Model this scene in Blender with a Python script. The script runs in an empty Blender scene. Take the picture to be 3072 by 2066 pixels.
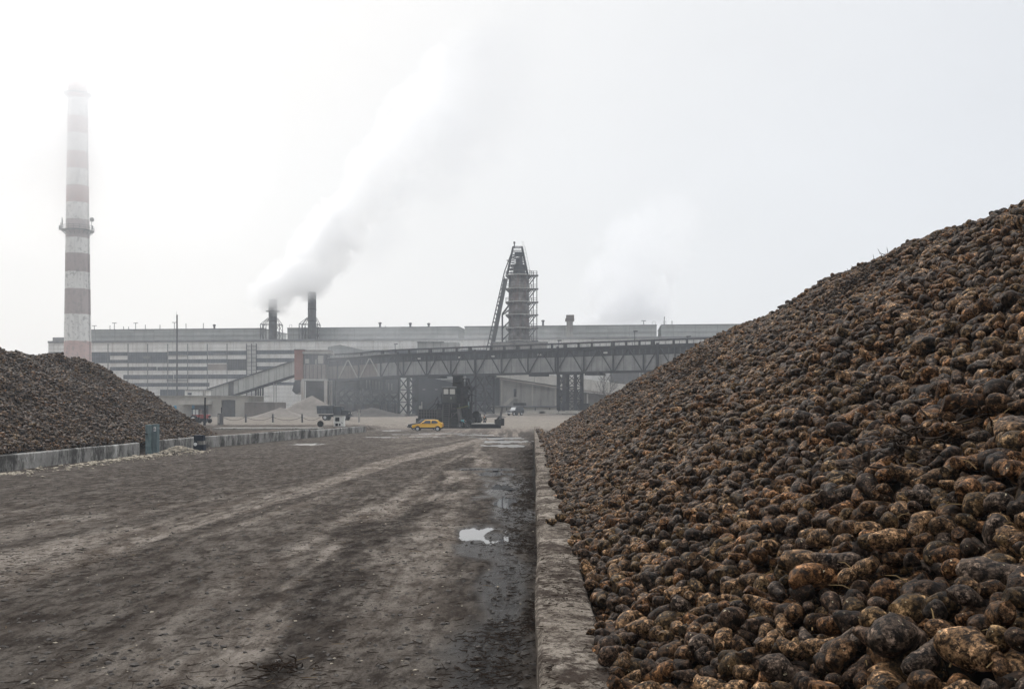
import bpy, math, random
import numpy as np
from mathutils import Vector, Matrix, Euler
random.seed(7); rng = np.random.default_rng(11)
R = math.radians
sc = bpy.context.scene
col = sc.collection
F, CX, HY, CAMZ = 2900.0, 1536.0, 1220.0, 3.0     # lens measured from the photograph (3072 px wide), horizon row, eye height

# ------------------------------------------------------------------ helpers
def P(px, py, D):
    return Vector(((px-CX)/F*D, D, CAMZ-(py-HY)/F*D))
def GX(px, D): return (px-CX)/F*D
def ZY(py, D): return CAMZ-(py-HY)/F*D

def tag(o, label=None, cat=None, group=None, kind=None):
    if label: o['label'] = label
    if cat: o['category'] = cat
    if group: o['group'] = group
    if kind: o['kind'] = kind
    return o
def thing(name, label, cat, loc=(0,0,0), rz=0.0, group=None):
    o = bpy.data.objects.new(name, None); col.objects.link(o)
    o.location = loc; o.rotation_euler = (0,0,rz); o.empty_display_size = .1
    return tag(o, label, cat, group)
def wloc(o):
    v = Vector((0,0,0))
    while o is not None: v = v + o.location; o = o.parent
    return v
def copy_tree(o, parent=None):
    c = o.copy(); col.objects.link(c); c.parent = parent
    for ch in list(o.children): copy_tree(ch, c)
    return c

class MB:
    def __init__(s): s.v=[]; s.f=[]
    def add(s, vs, fs):
        n=len(s.v); s.v += [tuple(v) for v in vs]; s.f += [tuple(i+n for i in f) for f in fs]; return s
    def box(s, c, size, rz=0.0, M=None):
        x,y,z=[d/2 for d in size]
        pts=[Vector((a*x,b*y,e*z)) for a in(-1,1) for b in(-1,1) for e in(-1,1)]
        m = M if M is not None else Matrix.Rotation(rz,3,'Z')
        c=Vector(c)
        return s.add([c+m@p for p in pts],[(0,1,3,2),(4,6,7,5),(0,4,5,1),(2,3,7,6),(0,2,6,4),(1,5,7,3)])
    def bb(s, a, b):
        return s.box([(a[i]+b[i])/2 for i in range(3)],[abs(b[i]-a[i]) for i in range(3)])
    def bar(s, p, q, w, h=None):
        p=Vector(p); q=Vector(q); h=h or w
        d=q-p; L=d.length
        if L<1e-6: return s
        d/=L; up=Vector((0,0,1)) if abs(d.z)<.99 else Vector((0,1,0))
        a=d.cross(up).normalized(); b=a.cross(d)
        pts=[]
        for e in (p,q):
            for i,j in((-1,-1),(1,-1),(1,1),(-1,1)): pts.append(e+a*(i*w/2)+b*(j*h/2))
        return s.add(pts,[(3,2,1,0),(4,5,6,7),(0,1,5,4),(1,2,6,5),(2,3,7,6),(3,0,4,7)])
    def tube(s, pts, r, n=8):
        pts=[Vector(p) for p in pts]; m=len(pts)
        rr=r if isinstance(r,(list,tuple)) else [r]*m
        rings=[]; pa=None
        for i,p in enumerate(pts):
            d=(pts[min(i+1,m-1)]-pts[max(i-1,0)])
            d = d.normalized() if d.length>1e-9 else Vector((0,0,1))
            if pa is None:
                up=Vector((0,0,1)) if abs(d.z)<.9 else Vector((1,0,0)); a=d.cross(up).normalized()
            else:
                a=(pa-d*pa.dot(d)).normalized()
            pa=a; b=d.cross(a)
            rings.append([p+(a*math.cos(2*math.pi*k/n)+b*math.sin(2*math.pi*k/n))*rr[i] for k in range(n)])
        vs=[v for ring in rings for v in ring]; fs=[]
        for i in range(m-1):
            for k in range(n):
                k2=(k+1)%n; fs.append((i*n+k,i*n+k2,(i+1)*n+k2,(i+1)*n+k))
        fs.append(tuple(range(n-1,-1,-1))); fs.append(tuple((m-1)*n+k for k in range(n)))
        return s.add(vs,fs)
    def lathe(s, prof, c=(0,0,0), n=32, axis='Z'):
        vs=[]; fs=[]; m=len(prof)
        for r,z in prof:
            for k in range(n):
                t=2*math.pi*k/n; x,y=r*math.cos(t),r*math.sin(t)
                v=(x,y,z) if axis=='Z' else ((x,z,y) if axis=='Y' else (z,x,y))
                vs.append((c[0]+v[0],c[1]+v[1],c[2]+v[2]))
        for i in range(m-1):
            for k in range(n):
                k2=(k+1)%n; q=(i*n+k,i*n+k2,(i+1)*n+k2,(i+1)*n+k)
                fs.append(q if axis!='Y' else q[::-1])
        a=tuple(range(n-1,-1,-1)); b=tuple((m-1)*n+k for k in range(n))
        fs += [a,b] if axis!='Y' else [a[::-1],b[::-1]]
        return s.add(vs,fs)
    def prism(s, poly, vec):
        n=len(poly); vec=Vector(vec)
        vs=[Vector(p) for p in poly]+[Vector(p)+vec for p in poly]
        fs=[tuple(range(n-1,-1,-1)),tuple(range(n,2*n))]+[(i,(i+1)%n,(i+1)%n+n,i+n) for i in range(n)]
        return s.add(vs,fs)
    def build(s, name, mat, parent=None, local=False, smooth=False, bevel=0):
        me=bpy.data.meshes.new(name)
        off = wloc(parent) if (parent is not None and not local) else Vector((0,0,0))
        me.from_pydata([(v[0]-off.x,v[1]-off.y,v[2]-off.z) for v in s.v],[],s.f)
        me.update()
        if mat: me.materials.append(mat)
        if smooth:
            for p in me.polygons: p.use_smooth=True
        o=bpy.data.objects.new(name,me); col.objects.link(o)
        if parent is not None: o.parent=parent
        if bevel:
            b=o.modifiers.new('b','BEVEL'); b.width=bevel; b.segments=2; b.limit_method='ANGLE'
        return o

# numpy value noise
def _h(ix,iy,s):
    n=(ix.astype(np.int64)*374761393+iy.astype(np.int64)*668265263+s*982451653)&0x7fffffff
    n=((n^(n>>13))*1274126177)&0x7fffffff
    n=(n^(n>>16))&0x7fffffff
    return n/float(0x7fffffff)
def vn(x,y,s=0):
    x=np.asarray(x,float); y=np.asarray(y,float)
    ix=np.floor(x); iy=np.floor(y); fx=x-ix; fy=y-iy
    fx=fx*fx*(3-2*fx); fy=fy*fy*(3-2*fy)
    a=_h(ix,iy,s); b=_h(ix+1,iy,s); c=_h(ix,iy+1,s); d=_h(ix+1,iy+1,s)
    return (a*(1-fx)+b*fx)*(1-fy)+(c*(1-fx)+d*fx)*fy
def fbm(x,y,s=0,o=4):
    t=0; a=.5; n=0
    for i in range(o):
        t=t+a*vn(x*2**i,y*2**i,s+i*17); n+=a; a*=.5
    return t/n
def sstep(a,b,x):
    t=np.clip((np.asarray(x,float)-a)/(b-a),0,1); return t*t*(3-2*t)

# ------------------------------------------------------------------ materials
class NT:
    spec=None
    def __init__(s, name):
        s.m=bpy.data.materials.new(name); s.m.use_nodes=True; s.t=s.m.node_tree
        s.b=s.t.nodes['Principled BSDF']; s.out=s.t.nodes['Material Output']
    def n(s,t,**k):
        nd=s.t.nodes.new(t)
        for a,v in k.items(): setattr(nd,a,v)
        return nd
    def l(s,a,b): s.t.links.new(a,b)
    def coord(s, scale=(1,1,1), kind='Object'):
        tc=s.n('ShaderNodeTexCoord'); mp=s.n('ShaderNodeMapping'); mp.inputs['Scale'].default_value=scale
        s.l(tc.outputs[kind],mp.inputs[0]); return mp.outputs[0]
    def noise(s, vec, scale, detail=4, rough=.55, dist=0):
        nd=s.n('ShaderNodeTexNoise'); nd.inputs['Scale'].default_value=scale; nd.inputs['Detail'].default_value=detail
        nd.inputs['Roughness'].default_value=rough; nd.inputs['Distortion'].default_value=dist
        if vec is not None: s.l(vec,nd.inputs['Vector'])
        return nd.outputs['Fac']
    def ramp(s, fac, stops, const=False):
        r=s.n('ShaderNodeValToRGB')
        if const: r.color_ramp.interpolation='CONSTANT'
        e=r.color_ramp.elements
        while len(e)<len(stops): e.new(.5)
        for i,(p,c) in enumerate(stops):
            e[i].position=p; e[i].color=(c,c,c,1) if isinstance(c,(int,float)) else (*c,1)
        s.l(fac,r.inputs[0]); return r.outputs[0]
    def mix(s, fac, a, b, mode='MIX'):
        m=s.n('ShaderNodeMix',data_type='RGBA',blend_type=mode)
        for sock,v in ((m.inputs[0],fac),(m.inputs[6],a),(m.inputs[7],b)):
            if isinstance(v,(int,float)): sock.default_value=v
            elif isinstance(v,tuple): sock.default_value=(*v,1)
            else: s.l(v,sock)
        return m.outputs[2]
    def math(s, op, a, b=None, c=None, clamp=False):
        m=s.n('ShaderNodeMath',operation=op); m.use_clamp=clamp
        for i,v in enumerate((a,b,c)):
            if v is None: continue
            if isinstance(v,(int,float)): m.inputs[i].default_value=v
            else: s.l(v,m.inputs[i])
        return m.outputs[0]
    def bump(s, h, strength=.4, dist=.05):
        b=s.n('ShaderNodeBump'); b.inputs['Strength'].default_value=strength; b.inputs['Distance'].default_value=dist
        s.l(h,b.inputs['Height']); s.l(b.outputs[0],s.b.inputs['Normal'])
    def fin(s, colr, rough=.8, metal=0):
        if isinstance(colr,tuple): s.b.inputs['Base Color'].default_value=(*colr,1)
        else: s.l(colr,s.b.inputs['Base Color'])
        if isinstance(rough,(int,float)): s.b.inputs['Roughness'].default_value=rough
        else: s.l(rough,s.b.inputs['Roughness'])
        s.b.inputs['Metallic'].default_value=metal
        s.b.inputs['Specular IOR Level'].default_value = s.spec if s.spec is not None else (.5 if isinstance(rough,(int,float)) and rough<.5 else .04)
        return s.m

def weather(name, c1, c2, c3=None, scale=1.0, rough=.8, streak=1.0, bump=.2, metal=0, grime=.5, seams=None):
    """base paint c1 mottled to c2, with vertical run-off stains of c3."""
    w=NT(name); v=w.coord()
    f=w.ramp(w.noise(v,1.3*scale,6,.6),[(.35,0.),(.68,1.)])
    c=w.mix(f,c1,c2)
    if c3:
        vs=w.coord((1*scale,1*scale,.12*scale))
        g=w.ramp(w.noise(vs,2.2,5,.65),[(.48,0.),(.72,1.)])
        c=w.mix(w.math('MULTIPLY',g,grime*streak),c,c3)
    fine=w.noise(v,14*scale,3)
    c=w.mix(.35,c,w.ramp(fine,[(.3,.35),(.7,1.)]),'MULTIPLY')
    if seams:
        br=w.n('ShaderNodeTexBrick'); br.offset=seams[4] if len(seams)>4 else 0.0
        br.inputs['Scale'].default_value=1; br.inputs['Brick Width'].default_value=seams[0]; br.inputs['Row Height'].default_value=seams[1]
        br.inputs['Mortar Size'].default_value=seams[2]; br.inputs['Color1'].default_value=(1,1,1,1); br.inputs['Color2'].default_value=(.86,.86,.86,1)
        br.inputs['Mortar'].default_value=(seams[3],)*3+(1,)
        tc=w.n('ShaderNodeTexCoord'); sx=w.n('ShaderNodeSeparateXYZ'); cb=w.n('ShaderNodeCombineXYZ')
        w.l(tc.outputs['Object'],sx.inputs[0])
        w.l(w.math('ADD',sx.outputs[0],w.math('MULTIPLY',sx.outputs[1],.3)),cb.inputs[0]); w.l(sx.outputs[2],cb.inputs[1]); w.l(cb.outputs[0],br.inputs['Vector'])
        c=w.mix(1.0,c,br.outputs[0],'MULTIPLY')
    if bump: w.bump(fine,bump,.03)
    return w.fin(c,rough,metal)
def plain(name, c, rough=.6, metal=0, var=.25):
    w=NT(name); v=w.coord(); f=w.noise(v,5,4)
    return w.fin(w.mix(var,c,w.ramp(f,[(.3,.3),(.7,1.)]),'MULTIPLY'),rough,metal)

M={}
M['concrete']=weather('concrete',(.30,.285,.26),(.40,.385,.35),(.05,.045,.04),1.0,.9,1,.5,grime=.85,seams=(1.5,4,.012,.35))
M['panel_white']=weather('pale_concrete_panel',(.86,.84,.79),(.90,.88,.84),(.42,.37,.31),.35,.85,1,0,grime=.5,seams=(6.0,1.2,.05,.62))
M['panel_grey']=weather('grey_panel',(.36,.37,.36),(.43,.43,.41),(.24,.24,.22),.3,.85,1,0,grime=.5,seams=(6.0,1.6,.05,.6))
M['panel_trim']=weather('roof_edge',(.22,.22,.22),(.28,.27,.26),(.12,.12,.12),.4,.85,1,0)
M['glass_band']=weather('sooty_glazing',(.07,.075,.085),(.13,.14,.15),(.22,.22,.21),.5,.4,.5,0,grime=.5,seams=(.75,3,.05,1.7))
M['louvre']=weather('rusty_louvre',(.12,.12,.125),(.17,.165,.16),(.10,.07,.05),.5,.7,1,0,seams=(.5,20,.08,.5))
M['brick_pale']=weather('pale_brick',(.36,.31,.28),(.43,.38,.34),(.25,.2,.17),.5,.9,.6,0,seams=(.5,.15,.02,.8,.5))
M['steel_dark']=weather('dark_sooty_steel',(.030,.030,.034),(.05,.049,.05),(.09,.06,.045),.8,.65,1,0,grime=.4)
M['steel_mid']=weather('grey_steel',(.10,.10,.105),(.15,.145,.14),(.11,.07,.05),.8,.6,1,0)
M['steel_pale']=weather('pale_dusty_steel',(.38,.37,.34),(.46,.44,.41),(.2,.16,.12),.8,.7,1,0)
M['gallery_panel']=weather('corrugated_gallery_sheet',(.27,.27,.26),(.37,.36,.345),(.13,.12,.11),.5,.8,1,0,grime=.6,seams=(1.75,20,.04,.45))
M['gallery_dark']=weather('gallery_window_strip',(.055,.055,.06),(.085,.083,.085),(.05,.05,.05),.8,.6,1,0,seams=(.9,20,.08,1.6))
M['gallery_pale']=weather('pale_asbestos_sheet',(.46,.46,.43),(.55,.54,.51),(.28,.27,.24),.5,.85,1,0,grime=.45,seams=(1.9,30,.05,.45))
M['roof_pale']=weather('pale_roof_slab',(.56,.53,.48),(.63,.60,.55),(.36,.33,.29),.4,.9,1,0,grime=.5,seams=(6,30,.06,.45))
M['render_wall']=weather('dirty_render',(.30,.285,.26),(.38,.36,.33),(.13,.12,.11),.4,.9,1,0,grime=.75)
M['render_sand']=weather('sandy_render',(.42,.39,.34),(.49,.46,.41),(.28,.25,.22),.4,.9,1,0,grime=.5)
M['brown_wall']=weather('brown_brick_wall',(.17,.145,.125),(.22,.19,.17),(.10,.09,.08),.6,.9,1,0)
M['brick_red']=weather('red_brick',(.25,.105,.08),(.31,.145,.11),(.14,.085,.07),.5,.9,1,0,grime=.5,seams=(.4,.12,.015,.9,.5))
M['brown_sheet']=weather('brown_dusty_sheet',(.20,.165,.145),(.26,.22,.195),(.08,.07,.065),.7,.8,1,0,grime=.7,seams=(1.2,30,.05,.5))
M['black']=plain('black_sooty_metal',(.014,.014,.016),.6)
M['machine']=weather('greasy_dark_machine_paint',(.022,.024,.024),(.052,.052,.048),(.06,.045,.03),1.5,.55,1,0,grime=.4)
M['machine_green']=weather('grimy_olive_cab',(.065,.07,.065),(.10,.10,.092),(.035,.032,.03),1.5,.6,1,0)
M['yellow']=NT('yellow_car_paint').fin((.82,.44,.012),.28); M['yellow'].node_tree.nodes['Principled BSDF'].inputs['Coat Weight'].default_value=.5
M['dark_paint']=plain('dark_car_paint',(.02,.021,.026),.3,0,.15)
M['car_glass']=plain('car_glass',(.03,.04,.05),.08,0,.1)
M['window_pale']=plain('bright_cab_window',(.60,.58,.53),.25,0,.2)
M['rubber']=plain('rubber',(.016,.016,.016),.8)
M['rim']=plain('pale_rim',(.55,.55,.56),.4,.2)
M['plastic']=plain('black_plastic',(.02,.02,.022),.5)
M['lamp_glass']=plain('lamp_glass',(.6,.6,.58),.15)
M['red_lamp']=plain('red_lamp',(.35,.02,.015),.3)
M['truck_grey']=weather('truck_grey_paint',(.075,.085,.10),(.10,.11,.12),(.07,.06,.05),1.5,.6,1,0)
M['truck_cab']=weather('truck_dark_cab',(.03,.034,.042),(.045,.05,.055),(.07,.06,.05),1.5,.5,1,0)
M['white_chipped']=None
M['tractor_red']=weather('faded_red_paint',(.28,.045,.04),(.34,.07,.06),(.10,.05,.04),1.5,.6,1,0)
M['blue_door']=plain('blue_door_paint',(.12,.33,.50),.6)
M['teal_post']=weather('weathered_teal_paint',(.13,.19,.20),(.24,.30,.30),(.055,.07,.075),2.5,.8,1,.3,grime=1.0)
M['white_sign']=plain('white_plate',(.75,.75,.74),.5,0,.1)
M['navy']=plain('navy_black_paint',(.012,.018,.03),.5)
M['wood_post']=weather('weathered_post',(.13,.13,.135),(.19,.185,.18),(.08,.075,.07),2,.9,1,0)
M['straw']=plain('dry_straw',(.20,.135,.065),.9)
M['twig']=plain('wet_dark_stem',(.034,.023,.016),.8,0,.5)
M['rubble']=weather('pale_beet_scrap',(.30,.26,.20),(.44,.39,.31),(.10,.07,.045),9,.8,.3,0)
M['bark']=plain('bare_tree_bark',(.12,.105,.095),.9)
M['skin']=plain('skin',(.45,.27,.2),.6); M['hair']=plain('dark_hair',(.02,.016,.014),.7)
M['teal_cloth']=plain('teal_jacket_cloth',(.16,.42,.46),.9); M['green_cloth']=plain('dark_green_cloth',(.03,.06,.05),.9)
M['dark_cloth']=plain('dark_trousers',(.03,.032,.04),.9); M['grey_cloth']=plain('grey_trousers',(.25,.25,.25),.9)
M['dirt']=weather('grey_brown_spoil',(.17,.15,.13),(.23,.205,.18),None,.6,.95,1,.4)
M['dirt_dark']=weather('dark_spoil',(.07,.063,.058),(.11,.10,.09),None,.6,.95,1,.4)

w=NT('chipped_white_enamel'); v=w.coord()
chip=w.ramp(w.noise(v,4.5,5,.7),[(.60,0.),(.63,1.)])
w.fin(w.mix(chip,(.68,.67,.63),(.07,.05,.04)),.5); M['white_chipped']=w.m

# beets: tone comes from each root's own colour; soil mottling, brown skin, pale chips
def beet_mat(name,tone):
    w=NT(name); oi=w.n('ShaderNodeObjectInfo'); v=w.coord()
    off=w.n('ShaderNodeVectorMath',operation='ADD'); cb=w.n('ShaderNodeCombineXYZ')
    w.l(w.math('MULTIPLY',oi.outputs['Random'],37.),cb.inputs[0]); w.l(w.math('MULTIPLY',oi.outputs['Random'],91.),cb.inputs[1])
    w.l(v,off.inputs[0]); w.l(cb.outputs[0],off.inputs[1]); vv=off.outputs[0]
    spk=w.noise(vv,80,4,.75); mid=w.noise(vv,30,5,.68,.5)
    c=w.mix(w.ramp(mid,[(.45,0.),(.58,1.)]),tuple(x*.08 for x in tone),tuple(x*.88 for x in tone))
    c=w.mix(w.ramp(w.noise(vv,13,4,.6),[(.56,0.),(.66,.7)]),c,(.008,.007,.006))
    c=w.mix(w.ramp(w.noise(vv,21,5,.7),[(.54,0.),(.64,.8)]),c,tuple(min(1,x*3.2+.02) for x in tone))
    c=w.mix(.85,c,w.ramp(spk,[(.36,.15),(.62,1.6)]),'MULTIPLY')
    c=w.mix(w.ramp(w.noise(vv,38,2,.5),[(.72,0.),(.745,1.)]),c,(.40,.34,.23))
    hs=w.n('ShaderNodeHueSaturation'); w.l(c,hs.inputs['Color']); w.l(w.math('ADD',w.math('MULTIPLY',oi.outputs['Random'],.8),.5),hs.inputs['Value'])
    w.bump(w.math('ADD',mid,w.math('MULTIPLY',spk,.5)),.5,.02)
    w.spec=.055
    return w.fin(hs.outputs[0],w.ramp(spk,[(.3,.36),(.7,.65)]))
M['beet_bed']=plain('soil_gap_shade',(.010,.008,.006),.95,0,.5)  # soil bed, its near-black colour painting the shade in the gaps between roots

# chimney bands
def chimney_mat(z0,stops):
    w=NT('banded_chimney_concrete'); tc=w.n('ShaderNodeTexCoord'); sx=w.n('ShaderNodeSeparateXYZ'); w.l(tc.outputs['Object'],sx.inputs[0])
    v=tc.outputs['Object']
    wob=w.math('MULTIPLY',w.math('SUBTRACT',w.noise(v,.8,3),.5),.5)
    t=w.math('DIVIDE',w.math('ADD',sx.outputs[2],wob),100.)
    band=w.ramp(t,stops,True)
    patch=w.ramp(w.noise(v,.9,7,.7),[(.53,0.),(.6,1.)])
    c=w.mix(w.math('MULTIPLY',patch,.55),band,(.33,.31,.29))
    vs=w.coord((1,1,.1)); st=w.ramp(w.noise(vs,1.4,4,.6),[(.5,0.),(.75,1.)])
    c=w.mix(w.math('MULTIPLY',st,.35),c,(.2,.18,.17))
    return w.fin(c,.9)

# ------------------------------------------------------------------ terrain
WL=[(-24.0,-30.),(-23.6,40.),(-23.5,60.8),(-22.5,69.6),(-19.2,96.7),(-17.6,116.),(-17.2,140.)]   # left wall line
def wallx(Y): return np.interp(Y,[p[1] for p in WL],[p[0] for p in WL])
WET=[(-.15,15.,.42,6.5),(-.5,21.0,.8,2.2),(.0,26.5,.55,2.5),(-.2,36.,.9,6.),(-.4,11.,.5,3.)]
PUD=[(-.66,23.2,.62,1.7,.06,1.),(-.08,30.4,.50,2.6,.05,1.),(-.3,36.5,.6,1.6,.05,.95),
     (-.6,84.,1.7,3.0,.05,1.),(-.3,75.,1.4,2.4,.05,1.),(-1.2,93.,2.0,3.2,.05,1.),(-1.,43.5,.9,1.3,.04,.9),(-1.2,46.6,1.3,.9,.04,.9),
     (-7.5,109.,3.6,1.6,.05,1.),(-11.,105.5,2.4,1.2,.05,1.),(-3.2,103.,2.2,1.5,.05,1.),(-15.2,123.,1.3,2.4,.06,1.),(-2.4,97.,1.7,1.2,.05,1.),
     (-16.8,27.2,1.4,.7,.04,.9),(-16.6,78.,1.2,2.,.04,.8),(-8.5,98.,1.6,1.,.04,.8),(-13.3,96.,2.,1.0,.04,.8)]
def puddle_mask(x,y):
    m=np.zeros_like(x)
    n=(fbm(x*2.6,y*.6,91,5)-.5)*1.8
    for (a,b,rx,ry,d,s) in PUD:
        q=np.sqrt(((x-a)/rx)**2+((y-b)/ry)**2)
        m=np.maximum(m,sstep(1.35,.55,q+n)*s)
    for (a,b,rx,ry) in ((-.38,22.8,.28,.85),(-.9,21.4,.25,.4),(.2,29.2,.2,.9)):
        m=m*(1-sstep(1.3,.6,np.hypot((x-a)/rx,(y-b)/ry)+(fbm(x*4,y*1.2,95,3)-.5)*1.2))
    return m
def gz(x,y):
    x=np.asarray(x,float); y=np.asarray(y,float)
    z=.8*sstep(135,185,y)+.8*sstep(175,225,y)*sstep(-25,5,x)
    left=sstep(0,-1.0,x-(wallx(y)-.15))*sstep(150,118,y)
    return np.maximum(z,.72*left)
def qtrack(x,y): return (x+1.0)/np.maximum(112.-y,14.)
def ground_detail(x,y):
    q=qtrack(x,y)
    near=sstep(160,90,y)*sstep(-24,-22,x)
    rut=(fbm(q*42+fbm(x*.08,y*.04,3)*2,y*.035,5,3)-.5)
    z=near*(rut*.08+(fbm(x*.9,y*.5,7,4)-.5)*.05+(fbm(x*5,y*3.5,8,3)-.5)*.028)
    wallside=sstep(-.55,.05,x-.0228*y)*sstep(140,100,y)*sstep(1.,.3,x-.0228*y)
    z=z+wallside*(fbm(x*2,y*.8,21,3)-.30)*.13
    m=puddle_mask(x,y)
    return z*(1-.9*np.clip(m*1.3,0,1))-m*.06
def gfull(x,y): return gz(x,y)+ground_detail(x,y)
def lines(segs):
    o=[segs[0][0]]
    for a,b,s in segs:
        n=max(1,round((b-a)/s)); o += list(np.linspace(a,b,n+1)[1:])
    return np.array(o)
gx=lines([(-3000,-400,650),(-400,-80,20),(-80,-26,2.0),(-26,-13,.25),(-13,-5,.13),(-5,1.1,.07),(1.1,6,.4),(6,60,2.5),(60,400,20),(400,3000,650)])
gy=lines([(-60,5,5),(5,9,.1),(9,20,.085),(20,36,.12),(36,60,.22),(60,115,.45),(115,160,1.2),(160,280,3),(280,600,20),(600,4000,425)])
X,Y=np.meshgrid(gx,gy); Z=gfull(X,Y)
def grid_mesh(name,X,Y,Z,mat,attrs=None,parent=None):
    ny,nx=X.shape; me=bpy.data.meshes.new(name)
    co=np.stack([X,Y,Z],-1).reshape(-1,3)
    idx=np.arange(ny*nx).reshape(ny,nx)
    q=np.stack([idx[:-1,:-1],idx[:-1,1:],idx[1:,1:],idx[1:,:-1]],-1).reshape(-1,4)
    me.vertices.add(len(co)); me.vertices.foreach_set('co',co.ravel().astype(np.float32))
    me.loops.add(q.size); me.loops.foreach_set('vertex_index',q.ravel().astype(np.int32))
    me.polygons.add(len(q)); me.polygons.foreach_set('loop_start',np.arange(0,q.size,4,dtype=np.int32)); me.polygons.foreach_set('loop_total',np.full(len(q),4,np.int32))
    me.update(calc_edges=True); me.validate()
    me.polygons.foreach_set('use_smooth',np.ones(len(me.polygons),bool))
    for k,a in (attrs or {}).items():
        at=me.attributes.new(k,'FLOAT','POINT'); at.data.foreach_set('value',np.asarray(a,np.float32).ravel())
    me.materials.append(mat)
    o=bpy.data.objects.new(name,me); col.objects.link(o)
    if parent: o.parent=parent
    return o
q=qtrack(X,Y)
inroad=sstep(-23.8,-22.5,X)*sstep(150,110,Y)
trk=fbm(q*30+fbm(X*.1,Y*.03,31)*1.5,Y*.03,33,4)
dark=sstep(.45,.62,trk)*.8
dark=np.maximum(dark,sstep(-7,-12,X+(fbm(X*.2,Y*.06,19)-.5)*8)*sstep(20,32,Y)*.8)
dark=np.maximum(dark,sstep(.022,.004,np.abs(q+.024+(fbm(X*.3,Y*.09,12)-.5)*.03))*sstep(.35,.6,fbm(X*1.2,Y*.25,13))*1.0)
tread=fbm(q*190+fbm(X*.15,Y*.05,131)*2.2,Y*.035,133,2)
dark=np.maximum(dark,sstep(.60,.72,tread)*sstep(.42,.58,fbm(q*25,Y*.05,135,2))*.8)
dark=np.maximum(dark,sstep(.045,.01,np.abs(q+.185))*.65)
dark=np.maximum(dark,sstep(.02,.004,np.abs(q+.142+(fbm(X*.2,Y*.08,15)-.5)*.02))*.7)
wetside=sstep(-2.2,-.3,X-.0228*Y)*sstep(130,90,Y)
dark=np.clip(dark*inroad+wetside*(.35+.65*sstep(.35,.62,fbm(X*1.4,Y*.4,41))),0,1)
dark=np.maximum(dark,sstep(-23.2,-23.9,X)*sstep(160,140,Y)*.85)
edge=sstep(3.2,.4,X-wallx(Y))*sstep(-.3,.3,X-wallx(Y))*sstep(125,100,Y)
dark=np.maximum(dark,edge*.95)
sand=sstep(122,150,Y)*sstep(-24,-8,X+(fbm(X*.1,Y*.1,51)-.5)*16)
sand=np.maximum(sand,sstep(150,158,Y)*sstep(-10,-20,X)*.95)
sand=sand*(.65+.35*fbm(X*.15,Y*.08,53))
dark=dark*(1-sstep(.2,.6,sand))
pud=np.clip(puddle_mask(X,Y)*1.4,0,1)
for (a,b,rx,ry) in WET: pud=np.maximum(pud,.85*sstep(1.25,.6,np.hypot((X-a)/rx,(Y-b)/ry)+(fbm(X*1.6,Y*.5,93,4)-.5)*1.6))
w=NT('muddy_yard'); v=w.coord()
def attr(w,n):
    a=w.n('ShaderNodeAttribute'); a.attribute_name=n; return a.outputs['Fac']
n1=w.noise(v,.55,6,.62); n2=w.noise(w.coord((1.,.42,1)),3.2,9,.76); n3=w.noise(v,38,4,.7)
vs=w.coord((1.,.22,1)); ns=w.noise(vs,3.2,7,.75)
ncr=w.noise(v,13.,7,.8); nbl=w.noise(w.coord((1.3,.3,1)),1.1,9,.72)
base=w.mix(w.ramp(n1,[(.38,0.),(.62,1.)]),(.222,.193,.166),(.325,.287,.249))
base=w.mix(w.ramp(nbl,[(.42,.6),(.54,0.)]),base,(.085,.066,.053))
base=w.mix(w.ramp(n2,[(.41,.68),(.53,0.)]),base,(.055,.042,.033))
base=w.mix(w.ramp(ncr,[(.55,0.),(.62,.75)]),base,(.030,.022,.018))
base=w.mix(w.ramp(ns,[(.56,0.),(.68,.6)]),base,(.185,.162,.14))
da=w.math('MULTIPLY',attr(w,'dark'),w.ramp(n2,[(.40,1.),(.60,.65)]))
base=w.mix(da,base,w.mix(w.ramp(ns,[(.4,0.),(.65,1.)]),(.022,.018,.016),(.055,.047,.041)))
sd=w.mix(w.ramp(n1,[(.3,0.),(.7,1.)]),(.195,.172,.145),(.265,.235,.20))
base=w.mix(attr(w,'sand'),base,w.mix(.5,sd,w.ramp(n2,[(.40,.45),(.55,1.)]),'MULTIPLY'))
base=w.mix(.55,base,w.ramp(n3,[(.3,.45),(.65,1.15)]),'MULTIPLY')
base=w.mix(attr(w,'wet'),base,(.022,.02,.019))
w.bump(w.math('ADD',w.math('ADD',w.math('MULTIPLY',n2,1.2),w.math('MULTIPLY',n3,.3)),w.math('MULTIPLY',ncr,.9)),1.,.07)
rg=w.math('SUBTRACT',.93,w.math('MULTIPLY',attr(w,'wet'),.55))
rg=w.math('SUBTRACT',rg,w.math('MULTIPLY',da,.22))
w.spec=0.; M['mud']=w.fin(base,rg); w.l(w.math('MULTIPLY',attr(w,'wet'),.12),w.b.inputs['Specular IOR Level'])
ground=grid_mesh('ground',X,Y,Z,M['mud'],{'dark':dark,'sand':sand,'wet':pud})
tag(ground,'dark rutted mud yard strewn with wet stems','ground',kind='structure')

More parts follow.
